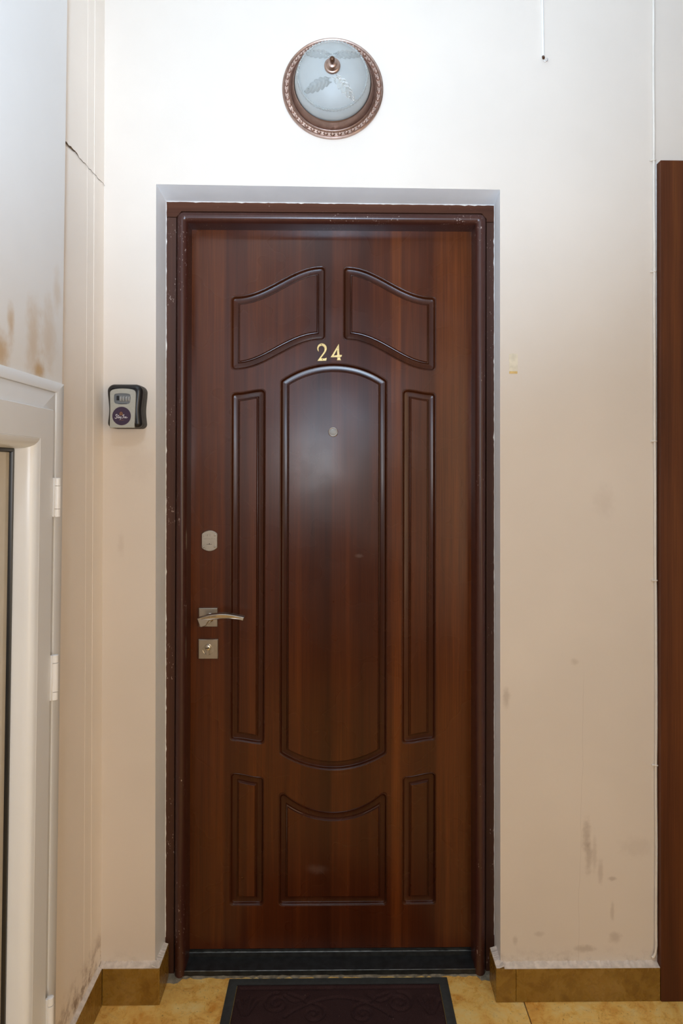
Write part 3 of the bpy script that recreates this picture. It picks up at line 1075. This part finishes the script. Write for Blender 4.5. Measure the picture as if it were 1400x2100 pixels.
DB, DH = 0.028, 0.072
bm = bmesh.new()
pr = [(.0935, .0235)]
for i in range(40):
    s = math.sin(PI / 2 * i / 40)
    pr.append((dome(s), DB + DH * s))
pr.append((0.004, DB + DH))
inner = [(max(0.004, r - 0.003), h - 0.003) for r, h in reversed(pr)]
lathe(bm, pr + inner, lx, lz, YW, 128)
for f in []:
    pass
shade = bm_obj('glass_shade', bm, M_FROST, lampo, 60)
# twisted glass cord round the foot of the dome
bm = bmesh.new()
NR, NS = 260, 8
s0 = 0.44
rc, hc = dome(s0) + 0.0008, DB + DH * s0
rows = []
for i in range(NR):
    a = 2 * PI * i / NR
    row = []
    for k in range(NS):
        b = 2 * PI * k / NS
        rad = 0.0026 + 0.0008 * math.sin(64 * a + b)
        row.append(bm.verts.new((lx + (rc + rad * math.cos(b)) * math.cos(a), YW - hc - 1.5 * rad * math.sin(b), lz + (rc + rad * math.cos(b)) * math.sin(a))))
    rows.append(row)
for i in range(NR):
    A, B = rows[i], rows[(i + 1) % NR]
    for k in range(NS):
        bm.faces.new([A[k], A[(k + 1) % NS], B[(k + 1) % NS], B[k]])
bm_obj('twisted_cord', bm, M_CLEAR, shade, 80)


def dome_y(r):
    """height of the dome over the wall at radius r"""
    lo, hi = 0.0, 1.0
    for _ in range(30):
        m = (lo + hi) / 2
        if dome(m) > r:
            lo = m
        else:
            hi = m
    return DB + DH * lo


def leaf_relief(ang, turn, ln, wd, r0):
    """a lobed acanthus leaf in relief on the dome: stem near the crown"""
    bm = bmesh.new()
    NU, NV = 64, 20
    rows = []
    for i in range(NU + 1):
        u = i / NU
        half = wd * (math.sin(PI * min(1, u * 0.92 + 0.06)) ** 0.7) * (0.70 + 0.30 * abs(math.cos(5.5 * PI * u)))
        row = []
        for k in range(NV + 1):
            v = k / NV * 2 - 1
            lobe = 1 - 0.16 * abs(v) * abs(math.cos(5.5 * PI * u + 0.5))
            x = half * v * lobe
            y = u * ln - 0.20 * ln * abs(v) * (1 - u)
            c, s = math.cos(turn), math.sin(turn)
            px, py = x * c - (y - ln / 2) * s, x * s + (y - ln / 2) * c
            rr = r0 + ln / 2
            gx, gz = px, -(rr + py)
            ca, sa = math.cos(ang), math.sin(ang)
            wx, wz = gx * ca - gz * sa, gx * sa + gz * ca
            r = min(0.0925, math.hypot(wx, wz))
            hgt = 0.0058 * (1 - abs(v) ** 2.5) * (0.45 + 0.55 * abs(math.sin(5.5 * PI * (u - 0.35 * abs(v))))) + 0.0022 * math.exp(-(v / 0.13) ** 2)
            if abs(v) > 0.999 or i in (0, NU):
                hgt = -0.0012
            # push out roughly along the dome's normal
            k2 = r / 0.0935
            row.append(bm.verts.new((lx + wx * (1 + hgt * 0.6 * k2 / max(r, .01)), YW - dome_y(r) - hgt, lz + wz * (1 + hgt * 0.6 * k2 / max(r, .01)))))
        rows.append(row)
    for A, B in zip(rows, rows[1:]):
        for k in range(NV):
            bm.faces.new([A[k], A[k + 1], B[k + 1], B[k]])
    return bm_obj('leaf', bm, M_CLEAR, shade, 80)


for q, tw in ((-0.80, 0.55), (0.62, -0.25), (2.35, 0.5), (3.90, -0.45)):
    leaf_relief(q, tw, 0.056, 0.0165, 0.026)

bm = bmesh.new()
lathe(bm, [(0.003, .090), (.0190, DB + DH - .0015), (.0192, DB + DH + .0022), (.0178, DB + DH + .0042), (.0150, DB + DH + .0050), (.0128, DB + DH + .0085), (.0120, DB + DH + .0120), (.0095, DB + DH + .0140),
           (.0055, DB + DH + .0150), (.0045, DB + DH + .0175)], lx, lz, YW, 48)
fin = bm_obj('finial', bm, M_BRONZE, lampo, 40)
bm = bmesh.new()
lathe(bm, [(.0045, DB + DH + .0170), (.0046, DB + DH + .0200), (.0060, DB + DH + .0225), (.0064, DB + DH + .0260), (.0058, DB + DH + .0300), (.0040, DB + DH + .0325), (0, DB + DH + .0335)], lx, lz, YW, 32)
bm_obj('knob', bm, M_COPPER, fin, 60)

# ------------------------------------------------------------------ key lock box
kb = empty('key_lock_box', (-0.5235, YW, 1.419), 'black and silver combination key lock box with purple round sticker', 'lock box')
KC = -0.5235


def box_outline(hw_top, hw_waist, hw_bot, z0, z1, r, shift=0.0, n=18):
    """anticlockwise outline with drawn-in flanks and rounded corners"""
    right = []
    k = 0.0125
    zs = [z0 + k * (1 - math.cos(PI / 2 * i / 7)) for i in range(8)]
    zs += [z0 + k + (z1 - r - z0 - k) * i / 16 for i in range(1, 16)]
    zs += [z1 - r + r * math.sin(PI / 2 * i / 9) for i in range(10)]
    for z in zs:
        t = (z - z0) / (z1 - z0)
        if t < 0.4:
            u = t / 0.4
            h = hw_bot + (hw_waist - hw_bot) * (0.5 - 0.5 * math.cos(PI * u))
        else:
            u = (t - 0.4) / 0.6
            h = hw_waist + (hw_top - hw_waist) * (0.5 - 0.5 * math.cos(PI * min(1, u * 1.25)))
        if z - z0 < k:
            q = 1 - (z - z0) / k
            h -= k * (1 - math.sqrt(max(0, 1 - q * q)))
        if z1 - z < r:
            q = 1 - (z1 - z) / r
            h -= r * (1 - math.sqrt(max(0, 1 - q * q)))
        right.append((h, z))
    # finer points round the top corners
    fine = []
    for (h, z) in right:
        fine.append((KC + shift + h, z))
    left = [(2 * (KC + shift) - x, z) for x, z in reversed(fine)]
    return fine + left


bm = bmesh.new()
extrude(bm, box_outline(.0430, .0395, .0425, 1.4170, 1.5235, .017, 0.0, 40), [], YW - 0.030, YW, 0.0015)
bm_obj('body', bm, M_BOXBODY, kb, 30)
bm = bmesh.new()
sh = box_outline(.0425, .0388, .0420, 1.4175, 1.5232, .017, 0.0, 40)
lv_ = [(0.0, YW - .0285), (0.0, YW - .040), (.0015, YW - .0448), (.0050, YW - .0485), (.0090, YW - .0500), (.0105, YW - .0500), (.0112, YW - .047)]
V = []
ar = 1
base = sh
for d, y in lv_:
    V.append([(x, y, z) for x, z in offset_closed(base, d)])
skin_rows(bm, V, True, True)
bm_obj('rubber_cover', bm, M_BOXBLACK, kb, 40)
# silver face plate with the dial window
sil = [(-0.5573, 1.4169), (-0.4978, 1.4169), (-0.4968, 1.4400), (-0.4958, 1.4610), (-0.4950, 1.4800), (-0.4946, 1.5000), (-0.4955, 1.5045), (-0.4985, 1.5080), (-0.5040, 1.5100),
       (-0.5150, 1.5116), (-0.5268, 1.5122), (-0.5380, 1.5116), (-0.5480, 1.5100), (-0.5540, 1.5075), (-0.5565, 1.5040), (-0.5570, 1.5000), (-0.5565, 1.4800), (-0.5562, 1.4607), (-0.5567, 1.4400)]
win = [(-0.5476, 1.4971), (-0.5442, 1.4999), (-0.5350, 1.5010), (-0.5268, 1.5013), (-0.5180, 1.5008), (-0.5093, 1.4993), (-0.506, 1.4959), (-0.5068, 1.4784), (-0.5112, 1.4737),
       (-0.5200, 1.4731), (-0.5294, 1.4729), (-0.5380, 1.4733), (-0.5441, 1.4749), (-0.5478, 1.4796)]
bm = bmesh.new()
extrude(bm, smooth_loop(sil, {0, 1}, 2), [smooth_loop(win, set(), 2)], YW - 0.0520, YW - 0.045, 0.0008)
face = bm_obj('face_plate', bm, M_BOXSILVER, kb, 30)
bm = bmesh.new()
extrude(bm, [(a, b) for a, b in offset_closed(win[::-1], -0.001)], [], YW - 0.0490, YW - 0.044)
well = bm_obj('dial_window', bm, M_BOXBLUE, kb, 30)
for x in (-0.5305, -0.5238, -0.5169, -0.5104):
    bm = bmesh.new()
    N_ = 12
    r0 = 0.0072
    prev = None
    for k in range(N_):
        a0, a1 = 2 * PI * k / N_ + 0.2, 2 * PI * (k + 0.72) / N_ + 0.2
        a2 = 2 * PI * (k + 1) / N_ + 0.2
        for (p, q, ra, rb, mi) in ((a0, a1, r0, r0, 0), (a1, a2, r0 - 0.0007, r0 - 0.0007, 1)):
            vs = [bm.verts.new((x + sx * .0024, YW - 0.0465 - rr_ * math.cos(an), 1.4871 + rr_ * 1.0 * math.sin(an)))
                  for an, rr_, sx in ((p, ra, -1), (p, ra, 1), (q, rb, 1), (q, rb, -1))]
            bm.faces.new(vs).material_index = mi
    for sx in (-1, 1):
        bm.faces.new([bm.verts.new((x + sx * .0024, YW - 0.0465 - (r0 - .0007) * math.cos(2 * PI * k / 24), 1.4871 + (r0 - .0007) * math.sin(2 * PI * k / 24))) for k in range(24)])
    bm_obj('dial', bm, [M_DIAL, M_BOXBODY], kb, 0)
box('release_slide', -0.5413, -0.5355, YW - 0.0515, YW - 0.0485, 1.4835, 1.4945, M_BOXBLACK, kb, 0.0006, 1)
box('pull_tab', -0.5375, -0.5165, YW - 0.0515, YW - 0.0485, 1.4732, 1.4752, M_BOXBLACK, kb, 0.0006, 1)
bm = bmesh.new()
SX, SZ = -0.5285, 1.4453
lathe(bm, [(0, .0526), (.0222, .0526), (.0224, .0520)], SX, SZ, YW, 64)
stk = bm_obj('sticker', bm, M_PURPLE, kb, 30)
T = lambda u, v: (SX + (u - 560) / 12.727 * 0.001184, SZ - (v - 930) / 12.727 * 0.001184)
ya, yb = YW - 0.0529, YW - 0.0524
bm = bmesh.new()
for s, wd in (([(452, 900), (446, 886), (432, 886), (416, 900), (414, 915), (428, 934), (440, 956), (440, 976), (424, 992), (404, 994), (392, 984), (392, 974)], 11),
              ([(478, 905), (470, 935), (462, 970), (464, 984), (474, 984), (488, 968)], 9), ([(452, 926), (472, 922), (498, 918)], 8),
              ([(516, 946), (504, 944), (492, 958), (488, 976), (496, 984), (508, 972), (518, 946)], 8), ([(518, 946), (513, 972), (518, 984), (530, 974)], 8),
              ([(536, 944), (530, 966), (534, 980), (546, 976), (558, 946)], 8), ([(558, 946), (552, 976), (544, 1004), (530, 1018), (516, 1012)], 8),
              ([(586, 926), (596, 906), (614, 896), (634, 894)], 8), ([(622, 896), (612, 930), (602, 968), (592, 988), (578, 988)], 10),
              ([(636, 948), (630, 968), (626, 988)], 8), ([(630, 970), (642, 950), (652, 948), (652, 964), (650, 982), (658, 988)], 8),
              ([(668, 948), (664, 968), (660, 988)], 8), ([(664, 970), (676, 950), (686, 948), (686, 964), (684, 982), (694, 986), (718, 962)], 8)):
    stroke(bm, [T(*p) for p in s], wd / 12.727 * 0.001184, ya, yb)
bm_obj('script_lettering', bm, M_WHITEINK, stk, 0)
bm = bmesh.new()
for s, wd in (([(512, 872), (530, 845), (550, 824), (570, 845), (590, 872)], 10), ([(522, 862), (522, 908)], 10), ([(580, 862), (580, 908)], 10),
              ([(536, 908), (537, 884), (550, 872), (563, 884), (565, 908)], 8), ([(514, 908), (540, 908)], 7), ([(562, 908), (588, 908)], 7), ([(541, 852), (560, 852)], 7)):
    stroke(bm, [T(*p) for p in s], wd / 12.727 * 0.001184, ya, yb)
for k in range(9):
    u = 497 + 14 * k
    stroke(bm, [T(u, 1037), T(u + 9, 1037)], 6 / 12.727 * 0.001184, ya, yb)
bm_obj('house_emblem', bm, M_GOLDINK, stk, 0)

# ------------------------------------------------------------------ cables, tape
cab = [(0.7908, 1.7065, 2.72), (0.7908, 1.7065, 2.5067), (0.7918, 1.7065, 2.0984), (0.7928, 1.7065, 1.817), (0.7940, 1.7065, 1.3959), (0.7955, 1.7065, 1.0398), (0.7975, 1.7060, 0.80), (0.7962, 1.7060, 0.5868),
       (0.7965, 1.7055, 0.40), (0.7962, 1.7050, 0.22), (0.7960, 1.7050, 0.1516), (0.7958, 1.7045, 0.129), (0.7935, 1.7045, 0.110), (0.7890, 1.7045, 0.1000), (0.7840, 1.7045, 0.0985)]
bm = bmesh.new()
pts = []
for a, b in zip(cab, cab[1:]):
    for i in range(6):
        pts.append(tuple(a[k] + (b[k] - a[k]) * i / 6 for k in range(3)))
pts.append(cab[-1])
pts = [(x - 0.0025 + 0.0004 * math.sin(z * 21), y, z) for x, y, z in pts]
tube(bm, pts, 0.0031, 10)
cable = prop(bm_obj('cable', bm, M_WIRE, None, 60), 'long cream cable clipped down the wall beside the brown door casing', 'cable')
for z, xo in ((2.0984, 0.7893), (1.817, 0.7903), (1.3898, 0.7915), (1.0398, 0.7930), (0.577, 0.7938)):
    bm = bmesh.new()
    tube(bm, [(xo + 0.0042 * math.cos(a), 1.7075 - 0.0050 * math.sin(a), z) for a in [PI * i / 8 for i in range(9)]], 0.0016, 6)
    add_box(bm, xo - 0.0098, xo - 0.0036, 1.7045, 1.7099, z - 0.0018, z + 0.0018, 0.0005, 1)
    bm_obj('cable_clip', bm, M_WIRE, cable, 40)

bm = bmesh.new()
tube(bm, [(0.5067, 1.7072, 2.72), (0.5070, 1.7072, 2.5008), (0.5083, 1.7072, 2.43), (0.5090, 1.7070, 2.38), (0.5090, 1.7060, 2.362), (0.5085, 1.7040, 2.356)], 0.0028, 10)
cut = prop(bm_obj('cable', bm, M_WIREW, None, 60), 'short white cable hanging down the wall, ending in bare wires', 'cable')
bm = bmesh.new()
tube(bm, [(0.5084, 1.7042, 2.3565), (0.5082, 1.7010, 2.3525), (0.5082, 1.6990, 2.3495)], [0.0034, 0.0036, 0.0032], 8)
bm_obj('wire_end', bm, M_COPPER, cut, 40)
bm = bmesh.new()
tube(bm, [(0.5100 + 0.0052 * (1 - math.cos(a)) * 0.9, 1.7035, 2.3500 - 0.0062 * math.sin(a)) for a in [PI * 1.15 * i / 12 for i in range(13)]], 0.0014, 8)
bm_obj('curled_wire', bm, M_CHROME, cut, 60)

bm = bmesh.new()
tl = [(0.4245, 1.5585), (0.4455, 1.5580), (0.4462, 1.6010), (0.4455, 1.6085), (0.4300, 1.6098), (0.4240, 1.6075)]
extrude(bm, tl, [], YW - 0.0007, YW)
tape = prop(bm_obj('tape_remnant', bm, M_TAPE, None, 20), 'small yellowed tape remnant stuck to the wall near the door', 'tape')
box('adhesive', 0.4245, 0.4453, YW - 0.0010, YW - 0.0003, 1.5590, 1.5650, M_GLUE, tape, 0.0002, 1)

# ------------------------------------------------------------------ doormat
mx0, mx1, my0, my1 = -0.2830, 0.2800, 1.375, 1.7740
mat = empty('doormat', ((mx0 + mx1) / 2, (my0 + my1) / 2, 0), 'dark doormat with slate rubber border and plum brown scroll-pattern carpet', 'doormat')
BW = 0.0235
bm = bmesh.new()
o_ = [(mx0, my0), (mx1, my0), (mx1, my1), (mx0, my1)]
i_ = [(mx0 + BW, my0 + BW), (mx1 - BW, my0 + BW), (mx1 - BW, my1 - BW), (mx0 + BW, my1 - BW)]
lev = [(o_, 0.0004), (offset_closed(o_, .0015), .0030), (offset_closed(o_, .006), .0042), (offset_closed(i_, -.0012), .0045), (i_, .0040), (i_, .0008)]
rows = [[bm.verts.new((x, y, z)) for x, y in l] for l, z in lev]
for A, B in zip(rows, rows[1:]):
    for k in range(4):
        bm.faces.new([A[k], A[(k + 1) % 4], B[(k + 1) % 4], B[k]])
bm_obj('rubber_border', bm, M_MATRUB, mat, 40)


def spiral(cx, cy, r0, turns, a0, sg=1, n=60):
    return [(cx + r0 * (1 - 0.86 * i / n) * math.cos(a0 + sg * 2 * PI * turns * i / n), cy + r0 * (1 - 0.86 * i / n) * math.sin(a0 + sg * 2 * PI * turns * i / n)) for i in range(n + 1)]


cx = (mx0 + mx1) / 2
curves = []
for sg in (-1, 1):
    curves.append(spiral(cx + sg * 0.150, 1.688, 0.034, 1.7, PI / 2 if sg > 0 else PI / 2, -sg))
    curves.append(spiral(cx + sg * 0.060, 1.655, 0.030, 1.5, PI / 2, sg))
    curves.append([(cx + sg * (0.000 + 0.13 * t), 1.704 - 0.060 * t * t) for t in [i / 20 for i in range(21)]])
    curves.append([(cx + sg * (0.080 + 0.045 * t), 1.690 + 0.028 * t ** 0.6) for t in [i / 14 for i in range(15)]])
    curves.append([(cx + sg * (0.075 + 0.060 * t), 1.712 - 0.020 * math.sin(PI * t)) for t in [i / 14 for i in range(15)]])
    for k in range(5):
        a = PI * (0.30 + 0.1 * k)
        curves.append([(cx + sg * 0.225 + sg * 0.045 * f * math.cos(a), 1.640 + 0.07 * f * math.sin(a)) for f in [i / 10 for i in range(2, 11)]])
curves.append([(mx0 + BW + 0.012 + (mx1 - mx0 - 2 * BW - 0.024) * i / 60, my1 - BW - 0.016) for i in range(61)])
curves += [[(x, my0 + my1 - y) for x, y in c] for c in curves]
# coarse hash of curve points for the height lookup
seg = {}
CELL = 0.012
for c in curves:
    for (ax, ay), (bx, by) in zip(c, c[1:]):
        m = max(2, int(math.hypot(bx - ax, by - ay) / 0.002))
        for i in range(m):
            p = (ax + (bx - ax) * i / m, ay + (by - ay) * i / m)
            seg.setdefault((int(p[0] // CELL), int(p[1] // CELL)), []).append(p)


def groove(x, y):
    ci, cj = int(x // CELL), int(y // CELL)
    d = 1.0
    for a in (-1, 0, 1):
        for b in (-1, 0, 1):
            for p in seg.get((ci + a, cj + b), ()):
                d = min(d, (p[0] - x) ** 2 + (p[1] - y) ** 2)
    d = math.sqrt(d)
    return -0.0042 * max(0, 1 - d / 0.0048) ** 0.7


bm = bmesh.new()
gx0, gx1, gy0, gy1 = mx0 + BW + .0012, mx1 - BW - .0012, my0 + BW + .0012, my1 - BW - .0012
NX, NY = 230, 150
grid = []
for j in range(NY + 1):
    y = gy0 + (gy1 - gy0) * j / NY
    row = []
    for i in range(NX + 1):
        x = gx0 + (gx1 - gx0) * i / NX
        e = min(x - gx0, gx1 - x, y - gy0, gy1 - y)
        h = 0.0058 + groove(x, y) + random.uniform(-.0002, .0002)
        if e < 0.003:
            h = 0.0028 + (h - 0.0028) * (e / 0.003)
        row.append(bm.verts.new((x, y, h)))
    grid.append(row)
for j in range(NY):
    for i in range(NX):
        bm.faces.new([grid[j][i], grid[j][i + 1], grid[j + 1][i + 1], grid[j + 1][i]])
bm_obj('carpet', bm, M_CARPET, mat, 60, False)

# ------------------------------------------------------------------ the casing of the next door, right
cas = empty('door_3', (0.85, 1.69, 0), 'brown wooden casing and door beside the long wall cable', 'door', None, 'structure')
bm = bmesh.new()
add_box(bm, 0.7975, 0.8875, 1.6880, YW - 0.0002, 0.0003, 2.0905, 0.0010, 1)
bm_obj('casing', bm, M_CASING, cas)
box('casing', 0.8880, 1.6300, 1.6880, YW - 0.0002, 2.0000, 2.0905, M_CASING, cas, 0.001, 1)
box('casing', 1.6305, 1.7200, 1.6880, YW - 0.0002, 0.0003, 2.0905, M_CASING, cas, 0.001, 1)
lf = box('leaf', 0.8885, 1.6300, 1.6990, YW - 0.0002, 0.006, 1.9995, M_CASING, cas, 0.001, 1)
bm = bmesh.new()
n = 60
prev = None
for i in range(n + 1):                               # light caulk line along the casing's edge
    z = 0.095 + (2.0905 - 0.095) * i / n
    a, b = bm.verts.new((0.7950, YW - 0.0006, z)), bm.verts.new((0.7972 + random.uniform(-.0004, .0002), YW - 0.0012, z))
    if prev:
        bm.faces.new([prev[0], a, b, prev[1]])
    prev = (a, b)
prev = None
for i in range(30):
    x = 0.795 + 0.93 * i / 29
    a, b = bm.verts.new((x, YW - 0.0012, 2.0903)), bm.verts.new((x, YW - 0.0006, 2.0935))
    if prev:
        bm.faces.new([prev[0], a, b, prev[1]])
    prev = (a, b)
bm_obj('caulk_line', bm, M_CAULK, cas, 0)

# ------------------------------------------------------------------ white plastic door on the left
pd = empty('door_2', (-0.553, 1.0, 0), 'white plastic glazed door with three hinges on the left wall', 'door', None, 'structure')
ZT = 1.4850


def left_piece(name, boxes, m, bev=0.0012, parent=None):
    bm = bmesh.new()
    for b in boxes:
        add_box(bm, *b, bev, 2)
    return shear_y(bm_obj(name, bm, m, parent or pd, 40))


def frame_side(name, prof, y0, y1, z0, z1, m, bottom=False):
    """a mitred rectangular frame about the opening: prof is (inset, x) pairs"""
    bm = bmesh.new()
    rows = []
    for d, x in prof:
        rows.append([(x, y0 + d, z0 + d), (x, y1 - d, z0 + d), (x, y1 - d, z1 - d), (x, y0 + d, z1 - d)])
    return bm, rows


def mitred(name, prof, y0, y1, z0, z1, m, parent, names, ky=1.0):
    """four mitred members (near stile, far stile, head, foot), each a mesh of its own"""
    r = [[(x, y0 + d * ky, z0 + d), (x, y1 - d * ky, z0 + d), (x, y1 - d * ky, z1 - d), (x, y0 + d * ky, z1 - d)] for d, x in prof]
    out = []
    for (i, j), nm in zip(((0, 1), (1, 2), (2, 3), (3, 0)), names):
        bm = bmesh.new()
        V = [[bm.verts.new(q[i]), bm.verts.new(q[j])] for q in r]
        for a, b in zip(V, V[1:]):
            bm.faces.new([a[0], a[1], b[1], b[0]])
        bm.faces.new([v[0] for v in V])
        bm.faces.new([v[1] for v in reversed(V)])
        out.append(shear_y(bm_obj(nm, bm, m, parent, 40)))
    return out


Y0 = 0.62
# outer cover trim, frame, leaf (each mitred at the corners)
mitred('trim', [(0, XW - 0.02), (0, XW + .0035), (.0012, XW + .0045), (.0195, XW + .0045), (.0205, XW + .0035), (.0205, XW - .02)], Y0 - .0485, 1.3712, -0.02, ZT, M_PVC, pd, ('cover_trim',) * 4, 1.7)
mitred('frame', [(.0207, XW - .02), (.0207, XW + .0015), (.0225, XW + .0025), (.062, XW + .0025), (.062, XW - .05), (.0207, XW - .05)], Y0 - .0485, 1.3712, -0.02, ZT, M_PVC, pd, ('frame_sill', 'frame_jamb', 'frame_head', 'frame_jamb'), 1.7)
leaf2 = empty('door_leaf', (XW, 1.0, 0.03))
leaf2.parent = pd
leaf2.matrix_parent_inverse = parent_world(pd).inverted()
LP = [(0.0, XW + .0030), (0.0, XW + .0110), (.0015, XW + .0130), (.0560, XW + .0130), (.0567, XW + .0122), (.0574, XW + .0130), (.0640, XW + .0118), (.0690, XW + .0085),
      (.0725, XW + .0020), (.0750, XW - .0060), (.0760, XW - .0300), (.0770, XW - .0330), (.0, XW - .0330)]
YL1, ZL1 = 1.3030, 1.4280
mitred('leaf', LP, Y0, YL1, 0.035, ZL1, M_PVC, leaf2, ('leaf_rail', 'leaf_stile', 'leaf_rail', 'leaf_stile'))
mitred('gasket', [(.0755, XW - .034), (.0755, XW - .0255), (.0775, XW - .0235), (.0815, XW - .0235), (.0830, XW - .0260), (.0830, XW - .034)], Y0, YL1, 0.035, ZL1, M_GASKET, leaf2, ('gasket',) * 4)
bm = bmesh.new()
add_box(bm, XW - .040, XW - .030, Y0 + .078, YL1 - .078, 0.115, ZL1 - .078)
shear_y(bm_obj('pane', bm, M_PANE, leaf2))
for z0, z1 in ((1.2249, 1.2988), (0.8795, 0.9637), (0.25, 0.3289)):
    bm = bmesh.new()
    hxx, hy = XW + .0165, 1.3150
    tube(bm, [(hxx, hy, z0), (hxx, hy, z0 + .0145)], 0.0062, 16)
    tube(bm, [(hxx, hy, z0 + .0155), (hxx, hy, z1 - .0155)], 0.0066, 16)
    tube(bm, [(hxx, hy, z1 - .0145), (hxx, hy, z1 - .001), (hxx, hy, z1)], [0.0062, 0.0062, 0.0048], 16)
    add_box(bm, XW + .0020, XW + .0150, hy - .0095, hy - .0035, z0, z1, 0.0006, 1)
    shear_y(bm_obj('hinge', bm, M_HINGE, pd, 40))
# wall core behind and below the plastic door
for z0, z1 in ((-0.001, 1.469),):
    bm = bmesh.new()
    add_box(bm, XW - 0.16, XW - 0.058, YB, 1.30, z0, z1)
    o = bm_obj('wall_core', bm, M_HALL, wl2)
bm = bmesh.new()
add_box(bm, XW - 0.16, XW - 0.001, YB, Y0 - .04, 0.0, 1.469)
bm_obj('wall_core', bm, M_WHITEWALL, wl2)
bm = bmesh.new()
add_box(bm, XW - 0.058, XW - 0.004, 1.34, 1.3690, 0.0, 1.469)
shear_y(bm_obj('wall_core', bm, M_WHITEWALL, wl2))
